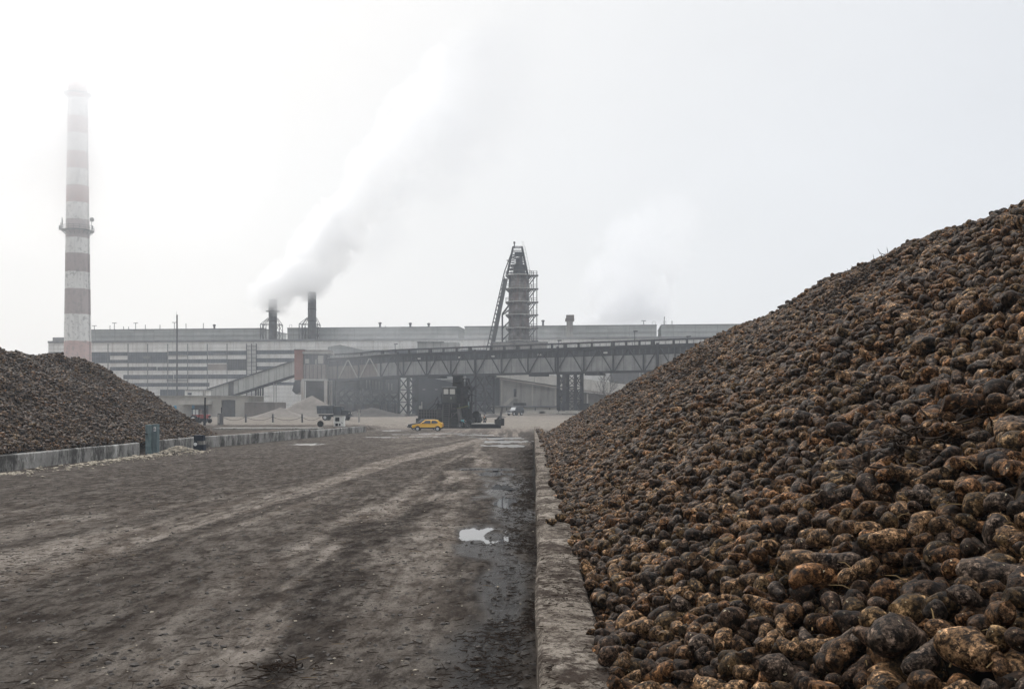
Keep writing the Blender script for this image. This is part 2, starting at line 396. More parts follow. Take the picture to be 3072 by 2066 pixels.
# puddles: level sheets lying in the hollows
w=NT('puddle_water'); w.b.inputs['IOR'].default_value=1.6
w.bump(w.noise(w.coord(),3,2),.03,.01)
w.spec=.5; M['water']=w.fin((.03,.028,.026),.03)
w=NT('wet_film'); w.b.inputs['IOR'].default_value=1.6
w.bump(w.noise(w.coord(),9,4),.5,.03)
w.spec=.5; M['film']=w.fin((.05,.045,.04),.34)
near_w,far_w=MB(),MB()
for (a,b,rx,ry,d,s) in PUD:
    k=40; ring=[(a+rx*1.9*math.cos(2*math.pi*i/k),b+ry*1.9*math.sin(2*math.pi*i/k)) for i in range(k)]
    zz=float(gz(a,b))-.028
    ring=[(min(x,.045+.0228*y) if x>-3 and y<105 else x,y) for x,y in ring]
    (near_w if b<60 else far_w).add([(x,y,zz) for x,y in ring],[tuple(range(k))])
tag(near_w.build('puddles',M['water']),'rain puddles beside the long kerb wall','water',kind='structure')
tag(far_w.build('puddles',M['film']),'thin wet films on the far end of the road','water',kind='structure')

# ------------------------------------------------------------------ retaining walls
def wall_mesh(name,pts,width,h,side,label,mat,seed=1,step=.5):
    """pts: plan polyline of the road-side face; body goes to `side` (+1 right / -1 left)."""
    px=[p[0] for p in pts]; py=[p[1] for p in pts]
    n=int((py[-1]-py[0])/step)+1; ys=np.linspace(py[0],py[-1],n); xs=np.interp(ys,py,px)
    xs=xs+(fbm(ys*.12,ys*0,seed,2)-.5)*.10+(fbm(ys*.9,ys*0+3,seed+5,3)-.5)*(.035 if side>0 else .0)
    xo=xs+side*(width+(fbm(ys*.5,ys*0,seed+9,3)-.5)*.08)
    ht=h+(fbm(ys*.35,ys*0,seed+3,3)-.5)*.06
    prof=[(xs+side*.02,-.3+0*ht),(xs,ht-.05),(xs+side*.035,ht),(xs*.66+xo*.34,ht+.012),(xs*.33+xo*.67,ht+.006),(xo-side*.03,ht-.01),(xo,ht-.06),(xo,-.3+0*ht)]
    vs=[];k=len(prof)
    for i in range(n):
        for j,(a,b) in enumerate(prof):
            jit=float(fbm(ys[i]*2.3+j*7,j*3.1,seed+j,3)-.5)*.03*(1 if side>0 else .06) if 0<j<7 else 0
            vs.append((a[i]+side*jit*.5,ys[i],gz0(a[i],ys[i])+b[i]+jit))
    fs=[]
    for i in range(n-1):
        for j in range(k-1):
            q=(i*k+j,i*k+j+1,(i+1)*k+j+1,(i+1)*k+j); fs.append(q if side>0 else q[::-1])
    fs.append(tuple(range(k)) if side<0 else tuple(range(k-1,-1,-1))); fs.append(tuple((n-1)*k+j for j in range(k)) if side>0 else tuple((n-1)*k+j for j in range(k-1,-1,-1)))
    o=MB().add(vs,fs).build(name,mat); tag(o,label,'wall'); return o
def gz0(x,y): return float(.8*sstep(135,185,y))
# crumbling concrete with dirt on top
w=NT('crumbling_concrete'); v=w.coord()
geo=w.n('ShaderNodeNewGeometry'); sx=w.n('ShaderNodeSeparateXYZ'); w.l(geo.outputs['Normal'],sx.inputs[0])
n1=w.noise(v,1.1,6,.65); n2=w.noise(v,7,8,.8); n3=w.noise(v,45,4,.7)
c=w.mix(w.ramp(n1,[(.35,0.),(.65,1.)]),(.185,.157,.128),(.33,.29,.243))
c=w.mix(w.ramp(n2,[(.43,.95),(.53,0.)]),c,(.060,.045,.036))
c=w.mix(w.ramp(w.noise(w.coord((.6,.5,.6)),2.3,8,.78),[(.48,0.),(.56,.9)]),c,(.038,.027,.021))
c=w.mix(w.ramp(w.noise(v,20,5,.8),[(.56,0.),(.61,.9)]),c,(.022,.016,.013))
c=w.mix(.6,c,w.ramp(n3,[(.3,.4),(.62,1.25)]),'MULTIPLY')
w.bump(w.math('ADD',n2,w.math('MULTIPLY',n3,.6)),1.,.04)
M['kerb']=w.fin(c,.9)
rwall=[(.05+.0228*y,y) for y in (-8,0,20,40,60,80,104)]
wall_mesh('kerb_wall',rwall,.60,.90,1,'long low crumbling concrete wall holding back the near beet heap',M['kerb'],3,.22)
w=NT('stained_wall_concrete'); v=w.coord()
vs=w.coord((.22,.22,.09)); st=w.noise(vs,2.4,10,.82); n1=w.noise(v,.8,5); n2=w.noise(v,12,5,.7)
c=w.mix(w.ramp(n1,[(.35,0.),(.65,1.)]),(.24,.23,.215),(.36,.35,.325))
c=w.mix(w.ramp(st,[(.46,0.),(.56,.95)]),c,(.055,.052,.048))
c=w.mix(w.ramp(w.noise(w.coord((.2,.2,.05)),3.7,9,.8),[(.57,0.),(.66,.9)]),c,(.56,.55,.52))
c=w.mix(.45,c,w.ramp(n2,[(.3,.45),(.65,1.1)]),'MULTIPLY'); w.bump(n2,.5,.03)
M['wall_left']=w.fin(c,.9)
wall_mesh('retaining_wall',[(-24.0,-20),(-23.6,40),(-23.35,60.6)],.35,.76,-1,'stained concrete wall section ending at the teal post, left heap behind',M['wall_left'],21)
wall_mesh('retaining_wall',[(-23.05,62.3),(-22.5,69.6),(-19.5,93.5)],.35,.82,-1,'white-streaked concrete wall section running past the navy block',M['wall_left'],33)
wall_mesh('retaining_wall',[(-19.45,93.7),(-18.6,104.),(-17.6,116)],.35,.70,-1,'low mossy far wall section below the white cabinet',M['wall_left'],45)

# ------------------------------------------------------------------ beets
def beet_mesh(name, k, seg=16, rings=12):
    r0=random.Random(100+k)
    elong=(.85,1.0,1.15,1.3,1.55)[(k*3+k//6)%5]; bend=r0.uniform(-.45,.45); tail=r0.uniform(.35,.9)
    cut=r0.choice([0,0,0,.12,.22,.3]); mx=r0.uniform(.55,.72); pw=r0.uniform(.45,.85); neck=r0.uniform(0,1); sq=r0.uniform(.82,1.)
    vs=[]; fs=[]
    for i in range(rings+1):
        t=i/rings
        tt=cut+(1-cut)*t
        if tt<mx: prof=.10+.90*(tt/mx)**pw
        else: prof=max(0,1-((tt-mx)/(1-mx))**2.3)**.5
        if t==0 and cut<.05: prof=.02
        if t>=.9999: prof=.0
        prof*=1-.10*math.exp(-((tt-.88)/.05)**2)*neck
        for j in range(seg):
            a=2*math.pi*j/seg
            x=(t-.5)*elong; y=math.cos(a)*prof*.39; z=math.sin(a)*prof*.39*sq
            nn=float(fbm(np.array(3*x+k*7.3+math.cos(a)*1.6),np.array(k*3.1+math.sin(a)*1.6+x),k,3))-.5
            s=1+nn*.45
            z2=z*s+bend*(x*x)*.9
            vs.append((x*.19,y*s*.19,z2*.19))
    for i in range(rings):
        for j in range(seg):
            j2=(j+1)%seg; fs.append((i*seg+j,(i+1)*seg+j,(i+1)*seg+j2,i*seg+j2))
    fs.append(tuple(range(seg-1,-1,-1))[::-1])
    me=bpy.data.meshes.new(name); me.from_pydata(vs,[],fs); me.update(); me.validate()
    for p in me.polygons: p.use_smooth=len(p.vertices)<6
    return me, elong, bend, tail
TONES=[('dark earthy',(.058,.034,.020)),('brown',(.105,.056,.026)),('rusty brown',(.140,.067,.027)),('tan',(.185,.106,.052)),('olive brown',(.104,.062,.027)),('greyish',(.085,.059,.042))]
BM=[beet_mat(n.replace(' ','_')+'_beet_skin',t) for n,t in TONES]
protos=[]
for k in range(18):
    me,el,be,ta=beet_mesh('sugar_beet',k)
    shape='long' if el>1.4 else ('round' if el<.9 else ('bent' if abs(be)>.22 else ('tapered' if ta<.55 else 'stubby')))
    me.materials.append(BM[k%6]); protos.append((me,shape,k%6))
src=bpy.data.collections.new('beet kinds')
for k,(me,sh,tn) in enumerate(protos):
    o=bpy.data.objects.new('beet_kind_%02d'%k,me); src.objects.link(o)

def smin(a,b,k): return -np.log(np.exp(-k*a)+np.exp(-k*b))/k
def heapR(x,y):
    x=np.asarray(x,float); y=np.asarray(y,float)
    u=x-.0228*y-.67
    z1=.72+.70*u
    H=np.interp(y,[0,12,18,22,27,32,38,44,50,56,62],[7.5,7.45,7.35,7.5,7.72,7.75,7.5,7.1,7.05,7.25,7.4])
    z2=.75+.2*(80-y)+np.where(y>80,-.5*(y-80),0)
    z=smin(smin(z1,H+0*z1,2.),z2,2.)
    n=(fbm(x*.35,y*.35,61,3)-.5)*.7*np.clip(u/3,0,1)+(fbm(x*1.3,y*1.3,63,3)-.5)*.28*np.clip(u/1.0,.15,1)
    return z+n
def heapL(x,y):
    x=np.asarray(x,float); y=np.asarray(y,float)
    d=np.where(y<76,np.abs(x+33),np.hypot(x+33,y-76))
    z1=.62+.65*(9.4-d)
    z=smin(z1,7.0+0*z1,2.5)
    return z+(fbm(x*.35,y*.35,71,3)-.5)*1.1*np.clip((z-.7)/2,0,1)+(fbm(x*1.2,y*1.2,73,3)-.5)*.3
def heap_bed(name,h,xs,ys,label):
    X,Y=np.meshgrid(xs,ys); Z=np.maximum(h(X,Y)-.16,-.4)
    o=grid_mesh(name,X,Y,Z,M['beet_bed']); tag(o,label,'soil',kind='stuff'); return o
heap_bed('beet_heap_bed',heapR,np.concatenate([np.linspace(.72,12,80),np.linspace(12.6,26,22)]),np.linspace(-4,94,330),'soil bed under the near heap, blackened as shade between its roots')
heap_bed('beet_heap_bed',heapL,np.linspace(-43,-23.75,70),np.linspace(28,90,150),'soil bed under the far heap, blackened as shade between its roots')
def scatter(h,x0,x1,y0,y1,a,dz,seed,cond):
    g=np.random.default_rng(seed)
    X,Y=np.meshgrid(np.arange(x0,x1,a),np.arange(y0,y1,a))
    X=X+((np.arange(X.shape[0])%2)*a*.5)[:,None]
    X=(X+g.uniform(-.32,.32,X.shape)*a).ravel(); Y=(Y+g.uniform(-.32,.32,Y.shape)*a).ravel()
    k=cond(X,Y); X=X[k]; Y=Y[k]
    Z=h(X,Y)+dz+g.normal(0,.022,X.shape)
    n=len(X)
    rot=np.stack([g.uniform(0,6.283,n),g.normal(0,.38,n),g.uniform(0,6.283,n)],-1)
    scl=np.clip(g.lognormal(-.06,.24,n),.55,1.65); idx=g.integers(0,18,n)
    return np.stack([X,Y,Z],-1),rot,scl,idx
def stack(*L): return [np.concatenate([l[i] for l in L]) for i in range(4)]
def onwall(X,Y): return X-.0228*Y
g0=np.random.default_rng(5)
spill=lambda Y: .55-.10*sstep(14,24,Y)-.34*sstep(45,95,Y)+.13*np.sin(Y*1.7)*np.sin(Y*.53)
condR=lambda X,Y:(onwall(X,Y)>spill(Y)+.12)&(onwall(X,Y)<12.3)&(X<Y*.66+2.2)&((Y<86)|(heapR(X,Y)>.9))
def hR2(X,Y): return np.maximum(heapR(X,Y),np.where(onwall(X,Y)<.70,.93,.0))
LR=stack(scatter(hR2,.2,15,2.2,93,.150,-.09,1,condR),scatter(hR2,.2,15,2.2,93,.182,.05,2,condR))
condL=lambda X,Y:(heapL(X,Y)>.60)&(X<wallx(Y)-.35)&(X>-.60*Y-1.5)
LL=stack(scatter(heapL,-43,-20,40,90,.19,-.05,3,condL),scatter(heapL,-43,-20,40,90,.24,.05,4,condL))
LL[2]=LL[2]*1.25
LL[3]=np.where(LL[3]%6==3,LL[3]-3,np.where((LL[3]%6==2)&(LL[3]>6),LL[3]-2,LL[3]))   # the far heap swaps its tan and some rusty roots for dark ones
# the 300 roots nearest the camera are objects of their own
pos,rot,scl,idx=LR
px=CX+F*pos[:,0]/pos[:,1]; py=HY-F*(pos[:,2]-CAMZ)/pos[:,1]
dist=np.sqrt(pos[:,0]**2+pos[:,1]**2+(pos[:,2]-CAMZ)**2)
top=pos[:,2]-hR2(pos[:,0],pos[:,1])>.0
ok=(px>1500)&(px<3060)&(py<2056)&top&(pos[:,1]>1)
size=np.where(ok,scl**.6/dist,-1)
near=np.argsort(-size)[:298]
rest=np.setdiff1d(np.arange(len(pos)),near)
def heap_points(name,L,sel,label):
    p,r,s,i=[a[sel] for a in L]
    me=bpy.data.meshes.new(name); me.vertices.add(len(p)); me.vertices.foreach_set('co',p.ravel().astype(np.float32))
    a=me.attributes.new('rot','FLOAT_VECTOR','POINT'); a.data.foreach_set('vector',r.ravel().astype(np.float32))
    a=me.attributes.new('scl','FLOAT','POINT'); a.data.foreach_set('value',s.astype(np.float32))
    a=me.attributes.new('idx','INT','POINT'); a.data.foreach_set('value',i.astype(np.int32))
    o=bpy.data.objects.new(name,me); col.objects.link(o); tag(o,label,'sugar beets',kind='stuff')
    ng=bpy.data.node_groups.new('pile of roots','GeometryNodeTree')
    ng.interface.new_socket('Geometry',in_out='INPUT',socket_type='NodeSocketGeometry'); ng.interface.new_socket('Geometry',in_out='OUTPUT',socket_type='NodeSocketGeometry')
    N=ng.nodes; gi=N.new('NodeGroupInput'); go=N.new('NodeGroupOutput'); ip=N.new('GeometryNodeInstanceOnPoints'); ci=N.new('GeometryNodeCollectionInfo')
    ci.inputs['Collection'].default_value=src; ci.inputs['Separate Children'].default_value=True; ci.inputs['Reset Children'].default_value=True
    def na(t,n):
        d=N.new('GeometryNodeInputNamedAttribute'); d.data_type=t; d.inputs['Name'].default_value=n; return [x for x in d.outputs if x.enabled][0]
    ng.links.new(gi.outputs[0],ip.inputs['Points']); ng.links.new(ci.outputs[0],ip.inputs['Instance']); ip.inputs['Pick Instance'].default_value=True
    ng.links.new(na('INT','idx'),ip.inputs['Instance Index']); ng.links.new(na('FLOAT_VECTOR','rot'),ip.inputs['Rotation']); ng.links.new(na('FLOAT','scl'),ip.inputs['Scale'])
    ng.links.new(ip.outputs[0],go.inputs[0])
    o.modifiers.new('roots','NODES').node_group=ng
    return o
heap_points('sugar_beets',LR,rest,'rest of the brown sugar beet heap behind the long kerb wall')
heap_points('sugar_beets',LL,np.arange(len(LL[0])),'far heap of sugar beets behind the stained wall, chimney beyond')
ORD=['first','second','third','fourth','fifth','sixth','seventh','eighth','ninth','tenth','eleventh','twelfth','thirteenth','fourteenth','fifteenth','sixteenth','seventeenth','eighteenth','nineteenth','twentieth',
     'twenty-first','twenty-second','twenty-third','twenty-fourth','twenty-fifth']
order=near[np.argsort(-py[near])]
per=20
for rI in range(0,len(order),per):
    row=order[rI:rI+per]; row=row[np.argsort(px[row])]
    for c_,i in enumerate(row):
        me,sh,tn=protos[idx[i]]
        o=bpy.data.objects.new('sugar_beet',me); col.objects.link(o)
        o.location=pos[i]; o.rotation_euler=rot[i]; o.scale=(scl[i],)*3
        big='big ' if scl[i]>1.12 else ('small ' if scl[i]<.8 else '')
        tag(o,f'{big}{TONES[tn][0]} {sh} beet, {ORD[c_]} from the wall in the {ORD[rI//per]} row up','sugar beet','sugar beets at the front of the near heap')
# loose roots on the wall top
for (x_,y_,k,s_,lab) in ((.30,16.9,4,.95,'dark stray beet lying alone on the wall top'),(.52,17.6,10,1.25,'long curved beet lying across the inner edge of the wall top'),(.62,17.1,2,1.0,'rusty beet leaning on the curved one at the wall edge')):
    me,sh,tn=protos[k]; o=bpy.data.objects.new('sugar_beet',me); col.objects.link(o)
    o.location=(x_+.0228*17,y_,.985); o.scale=(s_,)*3; o.rotation_euler=(.3,.05,.5 if k!=10 else -.25)
    tag(o,lab,'sugar beet','beets fallen on the wall top')

# ------------------------------------------------------------------ litter
def strands(n,area,lo,hi,r,seed,hf,dens=None,curl=.15,lift=.006):
    g=random.Random(seed); mb=MB(); made=0; t=0
    while made<n and t<n*20:
        t+=1
        x,y=area(g)
        if dens is not None and g.random()>dens(x,y): continue
        L=g.uniform(lo,hi); a=g.uniform(0,6.283); k=g.uniform(-curl,curl); pts=[]; px_,py_=x,y
        for i in range(4):
            pts.append((px_,py_,float(hf(px_,py_))+lift+g.uniform(0,.5)*r*3)); a+=k
            px_+=math.cos(a)*L/3; py_+=math.sin(a)*L/3
        rr=r*g.uniform(.5,1.4); mb.tube(pts,[rr,rr,rr*.8,rr*.4],4); made+=1
    return mb
def nearroad(g):
    y=7.5+55*g.random()**2.0; return (g.uniform(max(-19,-.6*y),.0228*y+.02),y)
def dens_road(x,y):
    return float(np.clip(sstep(.45,.68,fbm(np.array(x*.45),np.array(y*.16),81,3))*.9+.12,0,1))
tag(strands(6500,nearroad,.03,.26,.0038,3,lambda x,y:gfull(x,y),dens_road).build('dead_stems',M['twig']),'dark wet beet stems littering the mud','litter',kind='stuff')
tag(strands(420,nearroad,.04,.2,.0026,4,lambda x,y:gfull(x,y),dens_road).build('straw',M['straw']),'scattered yellow straw on the mud','straw',kind='stuff')
def walltop(g):
    y=6.5+45*g.random()**1.6; return (.05+.0228*y+g.uniform(.03,.58),y)
tag(strands(2200,walltop,.015,.09,.0035,5,lambda x,y:.905,lambda x,y:.25+.75*float(sstep(.4,.62,fbm(np.array(x*2),np.array(y*.6),88,3))),.5).build('crumbs',M['twig']),'dark crumbs and stems on top of the long kerb wall','litter',kind='stuff')
def gutter(g):
    y=8+75*g.random()**1.5; return (.03+.0228*y-abs(g.gauss(0,.45)),y)
tag(strands(4600,gutter,.03,.2,.006,6,lambda x,y:gfull(x,y)+random.random()*.02,lambda x,y:.15+.85*float(sstep(.42,.6,fbm(np.array(x*1.1),np.array(y*.35),83,3))),.5).build('rotting_leaves',M['twig']),'rotting leaf litter along the foot of the kerb wall','litter',kind='stuff')
def clods(n,area,lo,hi,seed,hf,flat=.6):
    g=random.Random(seed); mb=MB()
    for _ in range(n):
        x,y=area(g); s=g.uniform(lo,hi)*(.5+g.random()); z=float(hf(x,y))
        vs=[]
        for i in range(6):
            d=[(1,0,0),(-1,0,0),(0,1,0),(0,-1,0),(0,0,1),(0,0,-1)][i]; k=s*g.uniform(.6,1.2)
            vs.append(Vector(d)*k)
        Mx=Euler((g.uniform(0,6),g.uniform(0,6),g.uniform(0,6))).to_matrix()
        vs=[Mx@q for q in vs]
        mb.add([(x+q.x*1.3,y+q.y*1.3,z+q.z*flat+s*.2) for q in vs],[(0,2,4),(2,1,4),(1,3,4),(3,0,4),(2,0,5),(1,2,5),(3,1,5),(0,3,5)])
    return mb
tag(clods(5200,nearroad,.008,.038,8,gfull).build('mud_clods',M['dirt_dark']),'small mud clods on the yard','mud',kind='stuff')
tag(clods(420,nearroad,.008,.022,18,gfull).build('beet_chips',M['rubble']),'small pale beet chips dotted over the mud','scraps',kind='stuff')
def rub(cx,cy,sx,sy): return lambda g:(min(g.gauss(cx,sx),-19.),g.gauss(cy,sy))
def mound(x,y): return gz(x,y)*0+.42*np.exp(-((x+21.6)/.75)**2-((y-62.6)/1.7)**2)
mb=MB()
for (a,n,lo,hi) in ((rub(-21.6,62.6,.7,1.6),420,.03,.09),(rub(-21.9,57.5,.55,2.0),170,.03,.11),(rub(-22.2,51.5,.45,2.6),120,.03,.11),(rub(-22.3,43.2,.4,.8),70,.03,.1),(rub(-21.5,47,.8,6),80,.03,.08)):
    m2=clods(n,a,lo,hi,int(n),lambda x,y:mound(x,y)+.02,.55); mb.add(m2.v,m2.f)
tag(mb.build('beet_scraps',M['rubble']),'pale beet scraps heaped at the foot of the stained wall','scraps',kind='stuff')
def tangle(c,nrm,n,rad,seed,label,name='weed_tangle',mat='twig'):
    g=random.Random(seed); mb=MB(); c=Vector(c)
    for _ in range(n):
        p=c+Vector((g.gauss(0,rad),g.gauss(0,rad),abs(g.gauss(0,rad*.22))))
        p.z=float(nrm(p.x,p.y))+abs(g.gauss(0,rad*.25))+.03
        d=Vector((g.uniform(-1,1),g.uniform(-1,1),g.uniform(-.2,.5))).normalized(); pts=[]
        for i in range(4):
            pts.append(p.copy()); p=p+d*rad*.35; d=(d+Vector((g.uniform(-.5,.5),g.uniform(-.5,.5),g.uniform(-.4,.3)))).normalized()
        mb.tube(pts,[.012,.01,.008,.004],4)
    tag(mb.build(name,M[mat]),label,'dead weeds')
def on_heap(px,py,h=heapR):
    t=(px-CX)/F; s=-(py-HY)/F; Y=np.linspace(3,95,6000); d=h(t*Y,Y)-(CAMZ+s*Y); i=int(np.argmax(d>0)); return (t*Y[i],Y[i],CAMZ+s*Y[i])
tangle(on_heap(2095,1110),heapR,150,.45,1,'dark dead weed clump in the far half of the near heap')
tangle(on_heap(2725,1370),heapR,120,.22,2,'dry weed tangle caught between beets low on the near heap')
tangle(on_heap(2570,865),heapR,130,.38,3,'brown weed clump just below the crest of the near heap')
tangle(on_heap(1760,1370),heapR,90,.3,4,'small dark weed clump on the near heap beside the kerb wall')
g=random.Random(44); mb=MB()
for _ in range(130):
    t_=g.random(); X0,Y0,Z0=on_heap(g.uniform(1700,3060),g.uniform(1050,2050))
    if Y0<3.3: continue
    L_=g.uniform(.05,.24); a=g.uniform(0,6.28); d=Vector((math.cos(a),math.sin(a)*.6,g.uniform(-.2,.5)))
    p0=Vector((X0,Y0,Z0+.05)); mb.tube([p0,p0+d*L_*.5+Vector((0,0,.02)),p0+d*L_],[.005,.004,.002],4)
tag(mb.build('dry_stems',M['straw']),'thin dry stems caught among the beets of the near heap','straw',kind='stuff')
tangle((-2.6,10.9,0),gfull,40,.14,5,'dark knot of twigs on the mud in the foreground')


# ------------------------------------------------------------------ factory (facade line slightly oblique)
FD,FK=276.9,-.1037
def fy(t,off=0): return (FD+off)/(1-FK*t)
def FPt(px,py,off=0):
    t=(px-CX)/F; Y=fy(t,off); return Vector((t*Y,Y,CAMZ-(py-HY)/F*Y))
fdir=Vector((1,FK,0)).normalized(); fnor=Vector((-FK,1,0)).normalized()
def fbox(mb,x0,x1,yt,yb,off,th,zb=None,zt=None):
    a=FPt(x0,yt,off); b=FPt(x1,yt,off); c=FPt((x0+x1)/2,yt,off); d=FPt((x0+x1)/2,yb,off)
    zt=c.z if zt is None else zt; zb=d.z if zb is None else zb
    a.z=b.z=0; vs=[]
    for p in (a,b):
        for o in (0,th):
            for z in (zb,zt): q=p+fnor*o; vs.append((q.x,q.y,z))
    mb.add(vs,[(0,1,3,2),(4,6,7,5),(0,4,5,1),(2,3,7,6),(0,2,6,4),(1,5,7,3)]); return mb
def FB(name,mat,parent,*boxes):
    mb=MB()
    for b in boxes: fbox(mb,*b)
    return mb.build(name,mat,parent)
o=FPt(700,1250); o.z=0
fac=thing('factory','very long pale factory hall with grey upper storey and sooty ribbon windows','factory',o)
ZR=22.2
FB('main_wall',M['panel_white'],fac,(145,2420,1030,1250,0,40,0,ZR))
FB('gable_wall',M['panel_trim'],fac,(158,192,1009,1020,4,14,ZR,ZR+2.0))
FB('parapet',M['panel_trim'],fac,(143,2420,1026,1030,-.25,.6,ZR+.003,ZR+.62))
for (a,b) in ((272,786),(862,1376),(1394,1970),(1984,2420)):
    s_=FB('upper_storey',M['panel_grey'],fac,(a,b,984,1026,5,22,ZR,ZR+4.15))
    r_=FB('roof_edge',M['panel_trim'],fac,(a-1,b+1,983,985,4.8,22.4,ZR+4.155,ZR+4.4))
    FB('ledge',M['panel_trim'],fac,(a,b,1006,1007,4.8,.19,ZR+2.15,ZR+2.3))
bands=[(272,330,1056,1089),(330,384,1056,1067),(330,384,1079,1089),(384,503,1056,1089),(505,622,1053,1066),(624,739,1052,1065),(505,680,1077,1089),
 (330,470,1100,1111),(472,622,1100,1111),(370,520,1124,1137),(522,739,1123,1136),(390,628,1148,1159),(480,560,1168,1186),
 (769,888,1050,1062),(769,888,1074,1086),(769,836,1098,1110),(145,192,1056,1066),(1000,1250,1050,1060),(1380,1460,1048,1058),(1625,1690,1046,1056),(1730,2100,1044,1054),(800,886,1146,1155)]
for (a,b,c,d) in bands: FB('window',M['glass_band'],fac,(a,b,c,d,-.06,.05))
FB('louvre',M['louvre'],fac,(681,739,1077,1110,-.07,.06))
FB('infill_panel',M['brick_pale'],fac,(623,680,1092,1110,-.05,.04))
for (a,b,c,d) in ((430,452,1068,1076),(500,560,1063,1066),(500,562,1139,1142),(640,676,1060,1063)):
    FB('awning',M['panel_trim'],fac,(a,b,c,d,-.35,.28))
mb=MB()
for xx in (740,755,769):
    p=FPt(xx,1030,-.5); q=FPt(xx,1200,-.5); mb.bar(p,q,.22)
for yy in range(1038,1200,12):
    mb.bar(FPt(740,yy,-.5),FPt(769,yy,-.5),.14)
mb.build('access_frame',M['steel_mid'],fac)
for xx in (324,384,443,503,563,622,681):
    MB().bar(FPt(xx,1031,-.12),FPt(xx,1240,-.12),.22,.1).build('drainpipe',M['panel_trim'],fac)
for (xx,yt,kind) in ((283,977,1),(343,969,1),(371,979,0),(386,980,0),(407,969,1),(523,967,1),(610,969,0),(643,974,2),(1140,968,2),(1156,977,0),(1231,969,2),(1286,970,2),(1629,961,2),(1931,962,1),(330,976,0),(436,974,0),(480,974,0),(1993,950,0),(2016,962,0),(558,970,0)):
    b=FPt(xx,988,9); b.z=ZR+4.4; t=FPt(xx,yt,9); mb=MB(); mb.tube([b,t],.10 if kind<2 else .3,8)
    if kind==1: mb.box(t,(1.3,.5,.14))
    if kind==2: mb.lathe([(.28,-.5),(.5,-.2),(.5,0),(.2,.15)],t,10)
    mb.build('roof_vent',M['steel_mid'],fac)
for xx in (868,1958,1990):
    mb=MB(); b=FPt(xx,988,7); b.z=ZR+4.4
    for d in (0,.75): mb.bar(b+Vector((d,0,0)),b+Vector((d,0,1.1)),.07)
    mb.bar(b+Vector((0,0,1.1)),b+Vector((.75,0,1.1)),.07); mb.build('roof_ladder',M['steel_mid'],fac)
# lower annex row left
# ------------------------------------------------------------------ boiler stacks
def stack(px,ytop,label,frame):
    D=fy((px-CX)/F,3); x=GX(px,D); zt=ZY(ytop,D)
    r=thing('boiler_stack',label,'chimney stack',(x,D,ZR+.6),0,'pair of dark steel stacks')
    rad=1.22
    MB().lathe([(rad+.03,ZR+.6),(rad,ZR+2),(rad,zt-.05),(rad-.12,zt),(rad-.12,zt-.6)],(x,D,0),28).build('flue',M['steel_mid'],r,smooth=False)
    mb=MB()
    for z in (ZR+6,ZR+9.5): mb.lathe([(rad+.002,z),(rad+.08,z+.05),(rad+.08,z+.2),(rad+.002,z+.25)],(x,D,0),28)
    mb.build('flange',M['steel_dark'],r)
    mb=MB(); zf=ZR+5.2
    xs=[x-frame[0],x-frame[1],x+frame[2]]
    for xx in xs:
        for dy in (-1.9,1.9):
            mb.tube([(xx,D+dy,ZR+.6),(xx,D+dy,zf)],.11,6); mb.tube([(xx,D+dy,zf),(x+(rad if xx>x else -rad),D+dy*.3,zf+2.0)],.09,6)
        mb.tube([(xx,D-1.9,zf),(xx,D+1.9,zf)],.09,6)
    for dy in (-1.9,1.9):
        mb.tube([(xs[0],D+dy,zf),(xs[2],D+dy,zf)],.09,6)
        mb.tube([(xs[0],D+dy,ZR+.8),(xs[1],D+dy,zf)],.06,6); mb.tube([(xs[0],D+dy,zf),(xs[1],D+dy,ZR+.8)],.06,6)
        for z0 in (0,2.3): mb.tube([(xs[2],D+dy,ZR+.8+z0),(x+rad,D+dy*.6,ZR+3.1+z0)],.06,6); mb.tube([(x+rad,D+dy*.6,ZR+.8+z0),(xs[2],D+dy,ZR+3.1+z0)],.06,6)
    mb.build('guy_frame',M['steel_mid'],r)
    return r,x,D,zt
st1=stack(818.5,898,'left dark steel stack, standing at the step in the grey roof',(3.2,2.5,1.25+1.2))
MB().lathe([(1.3,31.2),(2.1,31.25),(2.1,31.4),(1.3,31.6)],(st1[1],st1[2],0),24).build('platform',M['steel_mid'],st1[0])
st2=stack(936,876,'right dark steel stack, its top lost in steam',(3.4,2.4,1.25+.8))
# square vent stack on the roof by the right
D=fy((1709-CX)/F,2); x=GX(1709,D)
r=thing('vent_shaft','grey square masonry vent shaft with a stepped wide cap on the hall roof','vent shaft',(x,D,ZR+.6))
MB().box((x,D,(ZR+.6+ZY(962,D))/2),(1.75,1.7,ZY(962,D)-ZR-.6)).build('shaft',M['render_wall'],r)
MB().box((x,D,ZY(966,D)+.6),(2.5,2.4,.75)).box((x+.1,D,ZY(950,D)),(2.2,2.1,.9)).build('cap',M['brown_wall'],r)

# ------------------------------------------------------------------ striped chimney
D=268.; px0=233.; x=GX(px0,D); s=F/D
zs=lambda py: CAMZ-(py-HY)/s
RED=(.50,.345,.31); WHT=(.78,.76,.72); GRD=(.46,.395,.375); PNK=(.58,.43,.39)
edges=[(1100,PNK),(1025,WHT),(947,GRD),(870,WHT),(820,GRD),(766,WHT),(741,GRD),(737,WHT),(716,GRD),(663,WHT),(612,RED),(561,WHT),(511,RED),(459,WHT),(405,RED),(355,WHT),(300,RED)]
stops=[(0.0,PNK)]+[(zs(a)/100.,c) for a,c in edges[1:]]
M['chimney']=chimney_mat(0,stops)
r=thing('smokestack','tall red and white banded chimney fading into the fog above the left heap','chimney',(x,D,0))
zt=zs(225); rb=77/2/s*1.02+.15; rt=53/2/s
MB().lathe([(rb+(rt-rb)*k/24,zt*k/24) for k in range(25)]+[(rt-.35,zt),(rt-.35,zt-2)],(x,D,0),48).build('shaft',M['chimney'],r,smooth=True)
